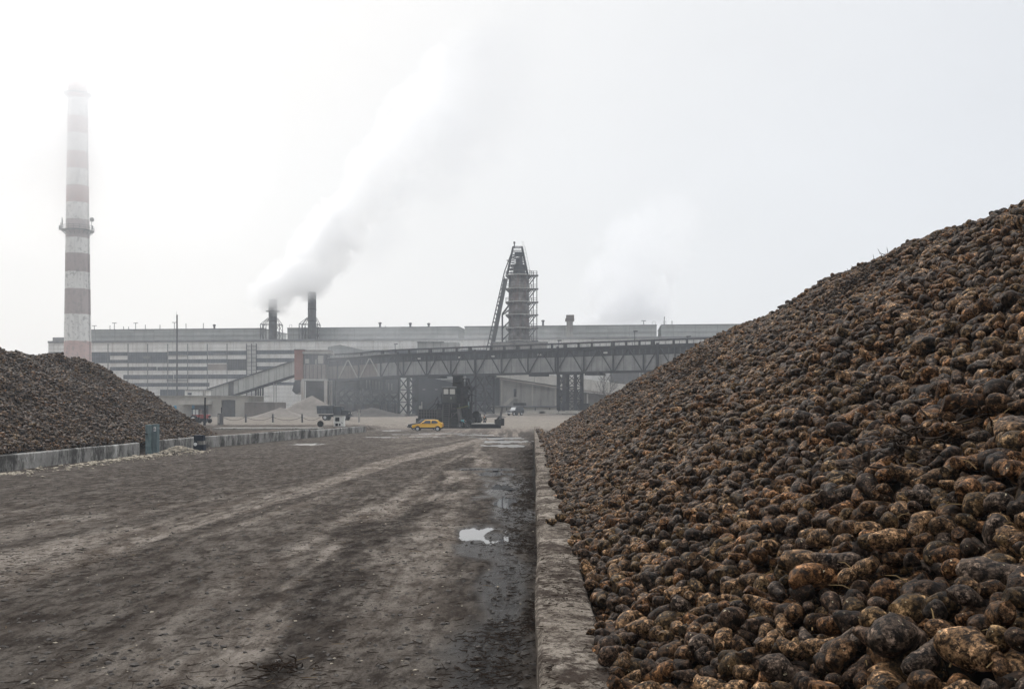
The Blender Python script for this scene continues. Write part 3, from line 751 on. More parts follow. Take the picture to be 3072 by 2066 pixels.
def ringplat(name,z,rad,w_,r,mat):
    mb=MB(); mb.lathe([(rad,z-.15),(rad+w_,z-.12),(rad+w_,z),(rad,z)],(x,D,0),36); p=mb.build(name,mat,r); mb=MB(); n=18
    for i in range(n):
        a=2*math.pi*i/n; b=2*math.pi*(i+1)/n
        A=Vector((x+(rad+w_-.05)*math.cos(a),D+(rad+w_-.05)*math.sin(a),z)); B=Vector((x+(rad+w_-.05)*math.cos(b),D+(rad+w_-.05)*math.sin(b),z))
        mb.bar(A,A+Vector((0,0,1.1)),.06)
        for h in (.55,1.1): mb.bar(A+Vector((0,0,h)),B+Vector((0,0,h)),.06)
        C=Vector((x+rad*math.cos(a),D+rad*math.sin(a),z-1.2)); mb.bar(C,A+Vector((0,0,-.1)),.08)
    mb.build('railing',mat,p); return p
z1=zs(692); ringplat('platform',z1,rb+(rt-rb)*z1/zt-.02,1.25,r,M['steel_mid'])
z2=zs(283); ringplat('platform',z2,rb+(rt-rb)*z2/zt-.02,1.2,r,M['steel_mid'])
for dx,h,k in ((-4.3,2.0,0),(-4.0,3.4,0),(-3.9,2.6,0),(4.1,2.6,1),(4.4,1.2,0),(-4.5,.9,2)):
    mb=MB(); mb.bar((x+dx,D-.6,z1),(x+dx,D-.6,z1+h),.09)
    if k==1: mb.lathe([(.1,-.18),(.62,-.05),(.62,.1),(.1,.14)],(x+dx+.2,D-.8,z1+h+.3),16,'Y')
    elif k==2: mb.box((x+dx,D-.7,z1+.7),(.7,.35,1.2))
    else: mb.box((x+dx,D-.7,z1+h-.5),(.24,.2,1.2))
    mb.build('antenna',M['steel_mid'],r)
mb=MB()
for dy in (-.25,.25): mb.bar((x+rb*.985+.05,D-.4+dy,2),(x+rt+.12,D-.4+dy,zt),.05)
mb.build('ladder',M['steel_mid'],r)

# ------------------------------------------------------------------ lime kiln tower
D=250.; cx=GX(1556.5,D); s=F/D; Zk=lambda py: CAMZ-(py-HY)/s; Xk=lambda px:(px-CX)/s
r=thing('kiln_tower','dark round lime kiln with a tapering steel headframe and sloping skip hoist','kiln tower',(cx,D,.8))
rad=2.62
MB().lathe([(rad+.1,.8),(rad+.05,Zk(1000)),(rad,Zk(827)),(rad-.8,Zk(822))],(cx,D,0),40).build('shell',weather('sooty_kiln_steel',(.07,.06,.058),(.30,.28,.26),(.16,.06,.035),.5,.8,1,.2,grime=.8,seams=(2.6,2.2,.03,.6)),r,smooth=False)
for yy in (827,867,907,945,985,1023):
    z=Zk(yy); MB().lathe([(rad+.02,z-.12),(rad+.85,z-.10),(rad+.85,z+.10),(rad+.02,z+.10)],(cx,D,0),40).build('ring_platform',M['steel_pale'],r)
    mb=MB()
    for i in range(20):
        a=2*math.pi*i/20; b=2*math.pi*(i+1)/20; ra=rad+.8; A_=Vector((cx+ra*math.cos(a),D+ra*math.sin(a),z)); B_=Vector((cx+ra*math.cos(b),D+ra*math.sin(b),z))
        mb.bar(A_,A_+Vector((0,0,1.1)),.07); mb.bar(A_+Vector((0,0,1.1)),B_+Vector((0,0,1.1)),.07)
        mb.bar(Vector((cx+rad*math.cos(a),D+rad*math.sin(a),z-.9)),A_-Vector((0,0,.1)),.14)
    mb.build('railing',M['steel_mid'],r)
zt=Zk(742); zb=Zk(827); mb=MB()
def corner(z,i,j):
    f=(z-zb)/(zt-zb); xl=Xk(1521)+(Xk(1539)-Xk(1521))*f; xr=Xk(1583)+(Xk(1566)-Xk(1583))*f; w_=(xr-xl)/2
    return Vector(((xl if i<0 else xr),D+j*w_,z))
levels=[zb+(zt-zb)*k/7 for k in range(8)]
for i in(-1,1):
    for j in(-1,1): mb.bar(corner(zb,i,j),corner(zt,i,j),.30)
for k,z in enumerate(levels[1:]):
    zp=levels[k]
    for j in(-1,1):
        mb.bar(corner(z,-1,j),corner(z,1,j),.22); 
        if k in (1,2,4): mb.bar(corner(zp,-1,j),corner(z,1,j),.14); mb.bar(corner(zp,1,j),corner(z,-1,j),.14)
    for i in(-1,1): mb.bar(corner(z,i,-1),corner(z,i,1),.22); mb.bar(corner(zp,i,-1),corner(z,i,1),.12)
mb.build('headframe',M['steel_dark'],r)
mb=MB(); mb.lathe([(1.6,zb),(1.5,zb+2.4),(.9,zb+3.2),(.9,zb+4.6)],(cx+.1,D,0),20); mb.box((cx,D,levels[5]+.3),(2.2,2,1.0)); mb.build('charging_bell',M['steel_dark'],r)
a=corner(zt,-1,-1); mb=MB(); mb.bar((Xk(1543),D,zt),(Xk(1543),D,Zk(726)),.3); mb.box((Xk(1543),D,Zk(728)),(.5,.5,.5)); mb.bar((Xk(1520),D-1,Zk(783)),(Xk(1534),D-1,Zk(783)),.22); mb.build('mast',M['steel_mid'],r)
mb=MB()
for dy in (-.6,.6):
    p0=Vector((Xk(1416),D-1+dy,1.2)); p1=Vector((Xk(1514),D-1+dy,Zk(815))); p2=Vector((Xk(1540),D-1+dy,zt-.3))
    q0=Vector((Xk(1440),D-1+dy,1.2)); q1=Vector((Xk(1521),D-1+dy,Zk(838)))
    mb.bar(p0,p1,.24); mb.bar(q0,q1,.45); mb.bar(p1,p2,.2)
    for k in range(34):
        t=k/34; mb.bar(p0.lerp(p1,t),q0.lerp(q1,t),.13)
        if k%2==0: mb.bar(p0.lerp(p1,t),q0.lerp(q1,t+1/34),.10)
for k in range(40):
    t=k/40; A=Vector((Xk(1440),D-1,1.2)).lerp(Vector((Xk(1521),D-1,Zk(838))),t); B=Vector((Xk(1440),D-1,1.2)).lerp(Vector((Xk(1521),D-1,Zk(838))),(t+.026))
    mb.bar(A+Vector((-.45,0,0)),B+Vector((-.45,0,0)),.9,.8)
mb.build('skip_hoist',M['steel_mid'],r)
mb=MB(); mb.bar((Xk(1507),D,.8),(Xk(1507),D,Zk(942)),.42)
for (a,b) in ((945,930),(985,965),(1020,1000)): mb.bar((Xk(1507),D,Zk(a)),(Xk(1527),D,Zk(b)),.3)
mb.bar((Xk(1507),D,Zk(942)),(Xk(1527),D,Zk(915)),.4); mb.build('hoist_support',M['steel_dark'],r)
mb=MB()
for xx in (1600,1610.5):
    for dy in (-1.0,1.0): mb.bar((Xk(xx),D+dy,.8),(Xk(xx),D+dy,Zk(815)),.19)
for k,yy in enumerate((827,867,907,945,985,1023)):
    z=Zk(yy); mb.box((Xk(1599),D,z),(2.7,2.2,.22))
    for h in (.55,1.1): mb.bar((Xk(1587),D-1.05,z+h),(Xk(1611),D-1.05,z+h),.07); mb.bar((Xk(1611),D-1.05,z+h),(Xk(1611),D+1.05,z+h),.07)
    for i in range(5): mb.bar((Xk(1588+i*5.6),D-1.05,z),(Xk(1588+i*5.6),D-1.05,z+1.1),.06)
    mb.bar((Xk(1588),D-.8,z-2.3),(Xk(1608),D-.8,z-.1),.5,.3); mb.bar((Xk(1587),D-.4,z-1.6),(Xk(1599),D-.4,z-.1),.18)
mb.build('stair_frame',M['steel_mid'],r)
mb=MB()
for k in range(22):
    z=zb+1+k*.33*1.1; mb.bar(corner(z,1,-1)+Vector((.1,0,0)),corner(z,1,-1)+Vector((.75,0,0)),.05)
mb.bar(corner(zb,1,-1)+Vector((.75,0,0)),corner(zt,1,-1)+Vector((.75,0,0)),.06); mb.build('ladder',M['steel_pale'],r)

# ------------------------------------------------------------------ conveyor bridge
def bl(px):
    t=(px-CX)/F; Y=216.2/(1+.6*t); return Vector((t*Y,Y,0))
bd=Vector((.857,-.514,0)).normalized(); bn=Vector((.514,.857,0)).normalized()
A=bl(984); B=bl(2420)
ZB,ZT=10.4,15.4
r=thing('conveyor_bridge','long dark truss bridge with a sheeted conveyor gallery and a pipe on its roof','bridge',(bl(1425).x,bl(1425).y,0))
def zof(p): # the left end dips slightly
    u=(p-bl(1195)).dot(bd); return -.55*float(sstep(0,-18,u))
def V3(p,z): return Vector((p.x,p.y,z+zof(p)))
Wd=3.6
def chord(z,w_,h_,name,mat):
    for j in (0,1):
        mb=MB(); pr=None
        for px in (984,1060,1130,1195,1425,1672,2000,2420):
            p=bl(px)+bn*(Wd*j); q=V3(p,z)
            if pr is not None: mb.bar(pr,q,w_,h_)
            pr=q
        mb.build(name,mat,r)
chord(ZB,.32,.36,'bottom_chord',M['steel_dark']); chord(ZT,.32,.5,'top_chord',M['steel_dark'])
# panel points measured along the bridge from the second pylon
u0=0; Lp=6.9; base=bl(1427)
ks=range(-8,11)
for k in ks:
    p=base+bd*(k*Lp)
    if p.x<A.x or p.x>B.x: continue
    q=p+bd*Lp
    for j in (0,1):
        o_=bn*(Wd*j-.0)
        MB().bar(V3(p+o_,ZB+.19),V3(p+o_,ZT-.26),.34,.30).build('post',M['steel_dark'],r)
        if q.x>B.x: continue
        m_=p.lerp(q,.5)
        MB().bar(V3(p+o_+bd*.35,ZB+.2),V3(m_+o_-bd*.15,ZT-.27),.22,.2).build('diagonal',M['steel_pale'] if k in(-6,-5) and j==0 else M['steel_dark'],r)
        MB().bar(V3(q+o_-bd*.35,ZB+.2),V3(m_+o_+bd*.15,ZT-.27),.20,.2).build('diagonal',M['steel_pale'] if k in(-6,-5) and j==0 else M['steel_dark'],r)
    if k%2==0 and q.x<B.x: MB().box(V3(p+bd*1.8+bn*1.8,ZB-.42),(3.4,3.2,.42),math.atan2(bd.y,bd.x)).build('walkway_box',M['steel_dark'],r)
def slab(name,mat,z0,z1,o0,o1,pxs=(984,1060,1130,1195,1425,1672,2000,2420)):
    for a,b in zip(pxs[:-1],pxs[1:]):
        p=bl(a);q=bl(b); mb=MB(); vs=[]
        for e in (p,q):
            for o_ in (o0,o1):
                for z in (z0,z1): vs.append(V3(e,z)+bn*o_)
        mb.add(vs,[(0,1,3,2),(4,6,7,5),(0,4,5,1),(2,3,7,6),(0,2,6,4),(1,5,7,3)]); mb.build(name,mat,r)
slab('gallery_wall',M['brown_sheet'],ZB+.2,ZT-1.55,.32,Wd-.32,(984,1060,1130)); slab('gallery_wall',M['gallery_panel'],ZB+.2,ZT-1.55,.32,Wd-.32,(1130,1195,1425,1672,2000,2420))
slab('window_strip',M['gallery_dark'],ZT-1.545,ZT-.30,.36,Wd-.36)
slab('lower_girt',M['steel_dark'],ZT-1.62,ZT-1.48,.24,.31)
slab('roof_deck',M['steel_dark'],ZT+.26,ZT+.42,-.35,Wd+.35)
slab('deck_edge',M['steel_pale'],ZT+.425,ZT+.50,-.38,-.1,(984,1060,1130,1195))
# pipe on the roof
mb=MB(); pts=[V3(bl(px)+bn*.6,16.75) for px in (1000,1060,1130,1195,1425,1672,2000,2420)]; mb.tube(pts,.20,10); mb.build('roof_pipe',M['steel_dark'],r)
for i in range(22):
    px=1080+i*46+ (i*17%23); p=bl(px)+bn*.6
    if p.x>B.x: break
    mb=MB(); big=(i%3==1); mb.box(V3(p,16.1),(.75 if big else .35,.5,.9),math.atan2(bd.y,bd.x)); mb.build('pipe_support',M['steel_dark'],r)
for j in (0,1):
    mb=MB(); u=0; p=bl(1005); n=int((B-p).length/1.5)
    for i in range(n):
        a=p+bd*(i*1.5)+bn*(Wd*j); mb.bar(V3(a,15.8),V3(a,16.7),.06); 
        if i: 
            for h in (16.25,16.7): mb.bar(V3(pa,h),V3(a,h),.06)
        pa=a
    mb.build('railing',M['steel_mid'],r)
for px,h in ((1184,18.3),(1903,18.9),(1675,17.6),(2062,17.4)):
    p=bl(px)+bn*.2; mb=MB(); mb.bar(V3(p,15.8),V3(p,h-.3),.12); mb.box(V3(p+bd*.2,h-.2),(.9,.3,.2),math.atan2(bd.y,bd.x)); mb.build('lamp_post',M['steel_dark'],r)
for px,y_ in ((1378,1073),(1477,1071),(1617,1064),(1255,1077),(1815,1059)):
    p=bl(px)+bn*.22; MB().box(V3(p,14.45),(.9,.1,.32),math.atan2(bd.y,bd.x)).build('daylight_plate',M['window_pale'],r)  # solid pale plates, coloured as daylight showing through the gallery
def pylon(px,legs,mat0,mat1):
    c=bl(px); root=MB(); zb0=float(gz(c.x,c.y))
    py_=None
    for a,(du,dv) in enumerate(legs):
        p=c+bd*du+bn*dv; z0=float(gz(p.x,p.y))-.1
        o_=MB().bar((p.x,p.y,z0),V3(p,ZB-.19),.46 if px<1600 else .74,.5).build('pylon_leg',mat0 if a==0 else mat1,r)
    mb=MB(); H=ZB-.6-zb0; n=3
    for a in range(len(legs)-1):
        p=c+bd*legs[a][0]+bn*legs[a][1]; q=c+bd*legs[a+1][0]+bn*legs[a+1][1]
        for k in range(n):
            za=zb0+.3+H*k/n; zc=zb0+.3+H*(k+1)/n
            mb.bar((p.x,p.y,za),(q.x,q.y,zc),.17,.15); mb.bar((q.x,q.y,za),(p.x,p.y,zc),.17,.15); mb.bar((p.x,p.y,zc),(q.x,q.y,zc),.2)
    mb.build('pylon_bracing',mat1,r)
    MB().box((c.x+.8,c.y+1.6,zb0+.2),(4.6,4.2,.7),math.atan2(bd.y,bd.x)).build('footing',M['render_wall'],r)
pylon(1196,[(0,0),(3.1,-.1),(3.1,Wd),(0,Wd),(0,0)],M['steel_pale'],M['steel_dark'])
pylon(1427,[(0,0),(2.6,0),(2.6,Wd),(0,Wd),(0,0)],M['steel_mid'],M['steel_dark'])
pylon(1675,[(0,0),(1.4,0),(3.6,Wd*.3),(3.9,Wd),(.4,Wd),(0,0)],M['steel_dark'],M['steel_dark'])
pylon(1974,[(0,0),(2.4,0),(2.4,Wd),(0,Wd),(0,0)],M['steel_dark'],M['steel_dark'])
for px in (1196,1427,1675,1974):
    p=bl(px)
    for dv in (-.3,Wd+.3): MB().bar(V3(p+bn*dv,ZB-.6),V3(p+bn*dv,ZT+.7),.52,.4).build('portal_post',M['steel_dark'],r)

# ------------------------------------------------------------------ transfer house at the left end of the bridge
D=244.; s=F/D; X_=lambda px:(px-CX)/s; Z_=lambda py: CAMZ-(py-HY)/s
r=thing('transfer_house','sooty transfer house on columns with a red brick stair shaft','transfer house',(X_(945),D,.8))
MB().bb((X_(889),D-2.2,Z_(1140)),(X_(914.5),D+3,Z_(1050.5))).build('stair_shaft',M['brick_red'],r)
MB().bb((X_(887),D-2.4,Z_(1050)),(X_(916.5),D+3.2,Z_(1048.6))).build('shaft_roof',M['panel_trim'],r)
MB().bb((X_(917),D-2.6,Z_(1094)),(X_(982),D+4,Z_(1063))).build('upper_wall',M['gallery_dark'],r)
MB().bb((X_(917),D-2.5,Z_(1137)),(X_(982),D+4,Z_(1094.3))).build('lower_wall',M['brown_sheet'],r)
MB().bb((X_(914.8),D-2.9,Z_(1062.8)),(X_(997),D+4.3,Z_(1056))).build('roof',M['render_wall'],r)
MB().bb((X_(918),D-1.5,Z_(1055.8)),(X_(990),D+4,Z_(1050.5))).build('roof_house',M['brown_sheet'],r)
MB().bb((X_(912),D-2.8,Z_(1142)),(X_(986),D+4.2,Z_(1137.3))).build('floor_beam',M['steel_pale'],r)
for px in (915,983):
    for dy in (-2.4,3.6): MB().bar((X_(px),D+dy,.5),(X_(px),D+dy,Z_(1142.3)),.75,.7).build('column',weather('dusty_column',(.40,.37,.33),(.50,.46,.42),(.3,.17,.1),1,.85,1,0),r)
for (a,b,c,d) in ((922,934,1078,1091),(952,956,1080,1094),(960,976,1068,1092)): MB().bb((X_(a),D-2.68,Z_(d)),(X_(b),D-2.605,Z_(c))).build('window',M['render_wall'],r)
for px in (922,934,945,958,970): MB().bb((X_(px),D-2.66,Z_(1137)),(X_(px+1.5),D-2.505,Z_(1096))).build('wall_rib',M['steel_dark'],r)
MB().prism([(X_(889),D-1.8,Z_(1141)),(X_(905),D-1.8,Z_(1141)),(X_(905),D-1.8,Z_(1176)),(X_(892),D-1.8,Z_(1182)),(X_(881),D-1.8,Z_(1172))],(0,2.4,0)).build('chute',M['steel_dark'],r)
MB().prism([(X_(906),D-1.6,Z_(1141)),(X_(911),D-1.6,Z_(1141)),(X_(909),D-1.6,Z_(1182)),(X_(899),D-1.6,Z_(1183))],(0,2,0)).build('spout',M['brick_pale'],r)
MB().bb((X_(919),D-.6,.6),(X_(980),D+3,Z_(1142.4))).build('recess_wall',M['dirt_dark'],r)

# inclined gallery
r=thing('inclined_gallery','pale panelled conveyor gallery sloping up from the low shed','conveyor gallery',(X_(760),D,.8))
n=18
for k in range(n):
    a=k/n; b=(k+1)/n
    t0=(614+(888-614)*a, 1173+(1082-1173)*a); t1=(614+(888-614)*b,1173+(1082-1173)*b)
    lo0=1195-(1195-1123)*max(0,(t0[0]-668)/(888-668)) ; lo1=1195-(1195-1123)*max(0,(t1[0]-668)/(888-668))
    if t0[0]<668: lo0=1193; 
    if t1[0]<668: lo1=1193
    dark=(k==5)
    MB().prism([(X_(t0[0])+.03,D-1.4,Z_(t0[1])),(X_(t1[0])-.03,D-1.4,Z_(t1[1])),(X_(t1[0])-.03,D-1.4,Z_(lo1)),(X_(t0[0])+.03,D-1.4,Z_(lo0))],(0,2.8,0)).build('wall_panel' if not dark else 'missing_panel',M['gallery_pale'] if not dark else M['steel_mid'],r)
MB().prism([(X_(608),D-1.7,Z_(1173)),(X_(889),D-1.7,Z_(1079.5)),(X_(889),D-1.7,Z_(1083.5)),(X_(608),D-1.7,Z_(1177))],(0,3.4,0)).build('roof',M['steel_mid'],r)
MB().prism([(X_(675),D-1.6,Z_(1193.5)),(X_(888.5),D-1.6,Z_(1123.5)),(X_(888.5),D-1.6,Z_(1128.5)),(X_(675),D-1.6,Z_(1198))],(0,3.2,0)).build('floor_girder',M['steel_dark'],r)
for px,yy in ((771,1166),(785,1161),(825,1149)):
    for dy in (-1.2,1.2): MB().bar((X_(px),D+dy,.5),(X_(px),D+dy,Z_(yy)),.34 if px<800 else .18).build('leg',M['steel_dark'] if px<800 else M['steel_pale'],r)

# ------------------------------------------------------------------ low shed and yard wall on the left
D=215.; s=F/D
def bx(mb,a,b,yt,yb,y0,y1): return mb.bb((X_(a),y0,Z_(yb) if yb is not None else .3),(X_(b),y1,Z_(yt)))
r=thing('low_shed','low sandy rendered shed with a dark gateway and flat canopy','shed',(X_(610),D,.75))
bx(MB(),470,664,1188,None,D,D+14).build('front_wall',M['render_sand'],r); bx(MB(),706,742,1188,None,D,D+14).build('front_wall',M['render_sand'],r)
bx(MB(),664,706,1188,1199,D,D+14).build('lintel',M['render_sand'],r)
bx(MB(),664.3,705.7,1199.3,None,D+.6,D+.9).build('gate',M['steel_mid'],r)
bx(MB(),468,760,1186,1187.8,D-.5,D+14.5).build('roof',M['render_wall'],r)
bx(MB(),548,637,1202,1213,D-3.2,D-.02).build('canopy',M['render_sand'],r)
bx(MB(),578,625,1216,None,D-.12,D-.02).build('porch_recess',M['steel_mid'],r)
bx(MB(),577,584,1215,1243,D-.3,D-.14).build('door',M['blue_door'],r)
bx(MB(),522,530,1216,1232,D-.1,D-.02).build('window',M['blue_door'],r)
bx(MB(),741,830,1207,None,D-2,D+9).build('side_wall',M['brown_wall'],r)
bx(MB(),740,831,1205.5,1206.8,D-2.3,D+9.2).build('wall_cap',M['render_sand'],r)
r=thing('roof_hut','small blotchy whitewashed hut on the shed roof where the gallery ends','hut',(X_(580),D+4,ZY(1188,D)))
bx(MB(),545,607,1170,1185.8,D+2,D+6).build('wall',M['panel_white'],r); bx(MB(),543,612,1167.5,1169.8,D+1.7,D+6.3).build('roof',M['panel_trim'],r)
bx(MB(),554,566,1183.5,1177,D+1.9,D+1.98).build('window',M['glass_band'],r)
bx(MB(),602,609,1168,1185.8,D+1.5,D+1.98).build('buttress',M['render_wall'],r)

# spoil heap
def cone(name,label,c,rad,h,mat,seed,el=1.0,cat='earth heap'):
    vs=[];fs=[];n=40;m=12
    for i in range(m+1):
        for j in range(n):
            a=2*math.pi*j/n; q=i/m; rr=rad*q*(1+.12*math.sin(3*a+seed)); x=c[0]+rr*math.cos(a); y=c[1]+rr*math.sin(a)*el
            z=c[2]+h*(1-q)**1.15+(float(fbm(np.array(x*.5),np.array(y*.5),seed,4))-.5)*h*.22*(1-q*.6)-(.2 if i==m else 0)
            vs.append((x,y,z))
    for i in range(m):
        for j in range(n): fs.append((i*n+j,(i+1)*n+j,(i+1)*n+(j+1)%n,i*n+(j+1)%n))
    return tag(MB().add(vs,fs).build(name,mat,smooth=True),label,cat)
D=212.; s=F/D
cone('spoil_heap','grey brown spoil heap under the transfer house',(X_(925),D+4,.7),9.5,5.0,M['dirt'],4,.8)
cone('spoil_heap','low grey brown spoil mound in front of the brick yard wall',(X_(848),D-2,.7),6.5,2.1,M['dirt'],9,.7)
cone('spoil_heap','dark low bank behind the dump truck and the walker',(X_(1110),D+2,.6),9.5,2.3,M['dirt_dark'],12,.4)
cone('spoil_heap','small mossy mound beside the pylon by the machine',(GX(1478,190),190,1.0),2.6,.7,M['dirt_dark'],15,.6)

# dark trestle and sheds behind the bridge
D=262.; s=F/D
r=thing('ribbed_shed','dark shed with pale vertical ribs behind the truss bridge','shed',(X_(1100),D,.8))
bx(MB(),1000,1192,1120,1172,D,D+8).build('wall',M['steel_mid'],r); bx(MB(),1000,1192,1172.3,None,D+3,D+7.5).build('undercroft',M['panel_grey'],r)
for k in range(9): bx(MB(),1098+k*9.5,1101+k*9.5,1138+k*1.5,1164+k*.8,D-.12,D-.02).build('rib',M['steel_pale'],r)
D=252.; s=F/D
r=thing('steel_trestle','dark lattice trestle carrying a low conveyor behind the dump truck','trestle',(X_(1100),D,.8))
for (yt,yb) in ((1172,1180),(1187,1194),(1200,1206)): bx(MB(),1010 if yt>1175 else 1120,1196,yt,yb,D,D+2).build('beam',M['steel_mid'],r)
for px in (1012,1036,1060,1085,1112,1140,1168,1194):
    for dy in (0,2.4): MB().bar((X_(px),D+dy,.6),(X_(px),D+dy,Z_(1165 if px<1090 else 1172)),.4).build('post',M['steel_mid'],r)
for a,b in zip((1012,1036,1060,1085,1112,1140,1168),(1036,1060,1085,1112,1140,1168,1194)):
    mb=MB(); mb.bar((X_(a),D-.1,Z_(1210)),(X_(b),D-.1,Z_(1180)),.28); mb.bar((X_(b),D-.1,Z_(1210)),(X_(a),D-.1,Z_(1180)),.28)
    if a<1090: mb.bar((X_(a),D-.1,Z_(1182)),(X_(b),D-.1,Z_(1162)),.28)
    mb.build('cross_brace',M['steel_dark'],r)
bx(MB(),1008,1196,1211,None,D+2.6,D+3.4).build('base_wall',M['brown_wall'],r)
D=236.; s=F/D
r=thing('ladder_stand','small rusty steel frame with ladders left of the pale pylon leg','steel frame',(X_(1165),D,.8))
mb=MB()
for px in (1163,1184):
    for dy in (0,2): mb.bar((X_(px),D+dy,.5),(X_(px),D+dy,Z_(1202)),.2)
for yy in (1203,1222): mb.bar((X_(1160),D,Z_(yy)),(X_(1188),D,Z_(yy)),.2); mb.bar((X_(1163),D+2,Z_(yy)),(X_(1184),D+2,Z_(yy)),.2)
mb.bar((X_(1163),D,Z_(1222)),(X_(1184),D,Z_(1204)),.15); mb.build('frame',M['steel_dark'],r)
mb=MB()
for a in (0,6):
    mb.bar((X_(1139+a),D-1,.5),(X_(1147+a),D-1,Z_(1206)),.14); mb.bar((X_(1156+a),D-1,.5),(X_(1147+a),D-1,Z_(1206)),.14)
mb.build('trestle_leg',M['steel_dark'],r)

# dark shed and pale-roofed store to the right, under the bridge
D=246.; s=F/D
r=thing('dark_shed','big dark sheeted shed behind the loading machine','shed',(X_(1350),D,.8))
MB().prism([(X_(1236),D,.4),(X_(1236),D,Z_(1122)),(X_(1275),D,Z_(1129)),(X_(1365),D,Z_(1148)),(X_(1498),D,Z_(1148)),(X_(1498),D,.4)],(0,12,0)).build('wall',weather('dark_shed_sheet',(.045,.045,.052),(.065,.065,.07),(.03,.03,.03),.5,.8,1,0,seams=(2.2,30,.05,.6)),r)
MB().bb((X_(1236),D-.2,Z_(1169)),(X_(1430),D-.02,Z_(1167.4))).build('girt',M['steel_dark'],r)
for px in (1268,1305): MB().bb((X_(px),D-.1,Z_(1169)),(X_(px+8),D-.21,Z_(1166.8))).build('rooflight',M['steel_pale'],r)
MB().bb((X_(1400),D-1.5,.6),(X_(1499),D-.02,Z_(1128))).build('end_wall',weather('grey_end_wall',(.075,.075,.082),(.10,.10,.105),(.05,.05,.05),.5,.8,1,0),r)
D=262.; s=F/D
r=thing('rear_gallery','grey ribbed gallery glimpsed behind the dark shed roof','gallery',(X_(1360),D,.8))
MB().prism([(X_(1270),D,Z_(1118)),(X_(1440),D,Z_(1118)),(X_(1440),D,Z_(1166)),(X_(1360),D,Z_(1160)),(X_(1270),D,Z_(1136))],(0,3,0)).build('wall',M['gallery_panel'],r)
for px in (1290,1400): MB().bar((X_(px),D+1.5,.5),(X_(px),D+1.5,Z_(1150)),.5).build('leg',M['steel_dark'],r)
D=238.; s=F/D
r=thing('beet_store','long concrete store with a pale sloping slab roof right of the dark shed','store',(X_(1600),D,1.4))
w_=M['render_wall']
MB().prism([(X_(1499.5),D,.6),(X_(1499.5),D,Z_(1137)),(X_(1672),D,Z_(1163.5)),(X_(1672),D,.6)],(0,9,0)).build('wall',w_,r)
MB().prism([(X_(1672.5),D+1,.6),(X_(1672.5),D+1,Z_(1167)),(X_(1960),D+1,Z_(1198)),(X_(1960),D+1,.6)],(0,8,0)).build('wall',M['brown_wall'],r)
MB().prism([(X_(1430),D-.8,Z_(1121)),(X_(1600),D-.8,Z_(1121)),(X_(1741),D-.8,Z_(1135)),(X_(1960),D-.8,Z_(1164)),(X_(1960),D-.8,Z_(1194)),(X_(1744),D-.8,Z_(1168)),(X_(1600),D-.8,Z_(1146)),(X_(1500),D-.8,Z_(1131)),(X_(1430),D-.8,Z_(1126))],(0,10.5,0)).build('roof',M['roof_pale'],r)
MB().prism([(X_(1500),D-1,Z_(1134)),(X_(1500),D-1,Z_(1137.5)),(X_(1672),D-1,Z_(1165)),(X_(1960),D-1,Z_(1199)),(X_(1960),D-1,Z_(1195)),(X_(1672),D-1,Z_(1160.5))],(0,.95,0)).build('eaves_beam',M['brick_pale'],r)
for px in (1503,1595,1664,1760): MB().bb((X_(px),D-.5,.6),(X_(px+4),D-.02,Z_(1140+(px-1500)*.158))).build('pilaster',M['render_sand'],r)
MB().bb((X_(1541),D-.15,Z_(1190)),(X_(1549),D-.02,Z_(1166))).build('door',M['steel_dark'],r)
MB().bb((X_(1536),D-1.2,Z_(1195)),(X_(1554),D-.02,Z_(1192.6))).build('landing',M['render_sand'],r)
MB().bar((X_(1512),D-1.1,Z_(1217)),(X_(1537),D-1.1,Z_(1194)),.2,.8).build('steps',M['render_sand'],r)
MB().bb((X_(1540),D-.15,Z_(1217)),(X_(1579),D-.02,Z_(1208))).build('opening',M['steel_dark'],r)
MB().bb((X_(1475),D-2.0,.6),(X_(1672),D-1.3,Z_(1222))).build('plinth',M['render_sand'],r)
r=thing('yard_pipe','dark pipe running along the plinth of the concrete store','pipe',(X_(1560),D-2.2,2.5))
MB().tube([(X_(1400),D-2.3,Z_(1219.5)),(X_(1690),D-2.3,Z_(1219.5))],.24,8).build('pipe',M['steel_mid'],r)
for px in (1440,1480,1520,1562,1605,1648): MB().box((X_(px),D-2.3,(Z_(1221.5)+.8)/2),(.3,.3,Z_(1221.5)-.8)).build('support',M['steel_mid'],r)
D=266.; s=F/D
r=thing('far_block','dull grey block rising behind the pale store roof','building',(X_(1905),D,1.4))
MB().bb((X_(1840),D,.6),(X_(1990),D+14,Z_(1112))).build('wall',M['steel_mid'],r); MB().bb((X_(1838),D-.3,Z_(1111.8)),(X_(1992),D+14.3,Z_(1109))).build('roof',M['panel_trim'],r)
for k in range(6): MB().bb((X_(1918+k*9),D-.1,Z_(1142)),(X_(1921+k*9),D-.02,Z_(1116))).build('rib',M['panel_grey'],r)
D=250.; s=F/D
r=thing('roof_house','small grey sheeted box house standing above the bridge deck line','roof house',(X_(1313),D+4,14))
MB().bb((X_(1250),D+2,10),(X_(1376),D+8,Z_(1025))).build('wall',M['gallery_pale'],r); MB().bb((X_(1248),D+1.7,Z_(1024.8)),(X_(1330),D+8.3,Z_(1023))).build('roof',M['panel_trim'],r)
for px in (1260,1366): MB().bar((X_(px),D+5,.5),(X_(px),D+5,10),.7).build('leg',M['steel_dark'],r)
r=thing('hipped_gallery','grey hipped gallery roof showing between transfer house and bridge pipe','gallery',(X_(1050),D+6,12))
MB().prism([(X_(972),D+5,11),(X_(972),D+5,Z_(1037)),(X_(1010),D+5,Z_(1030)),(X_(1085),D+5,Z_(1047)),(X_(1150),D+5,Z_(1052)),(X_(1150),D+5,11)],(0,7,0)).build('wall',M['panel_grey'],r)
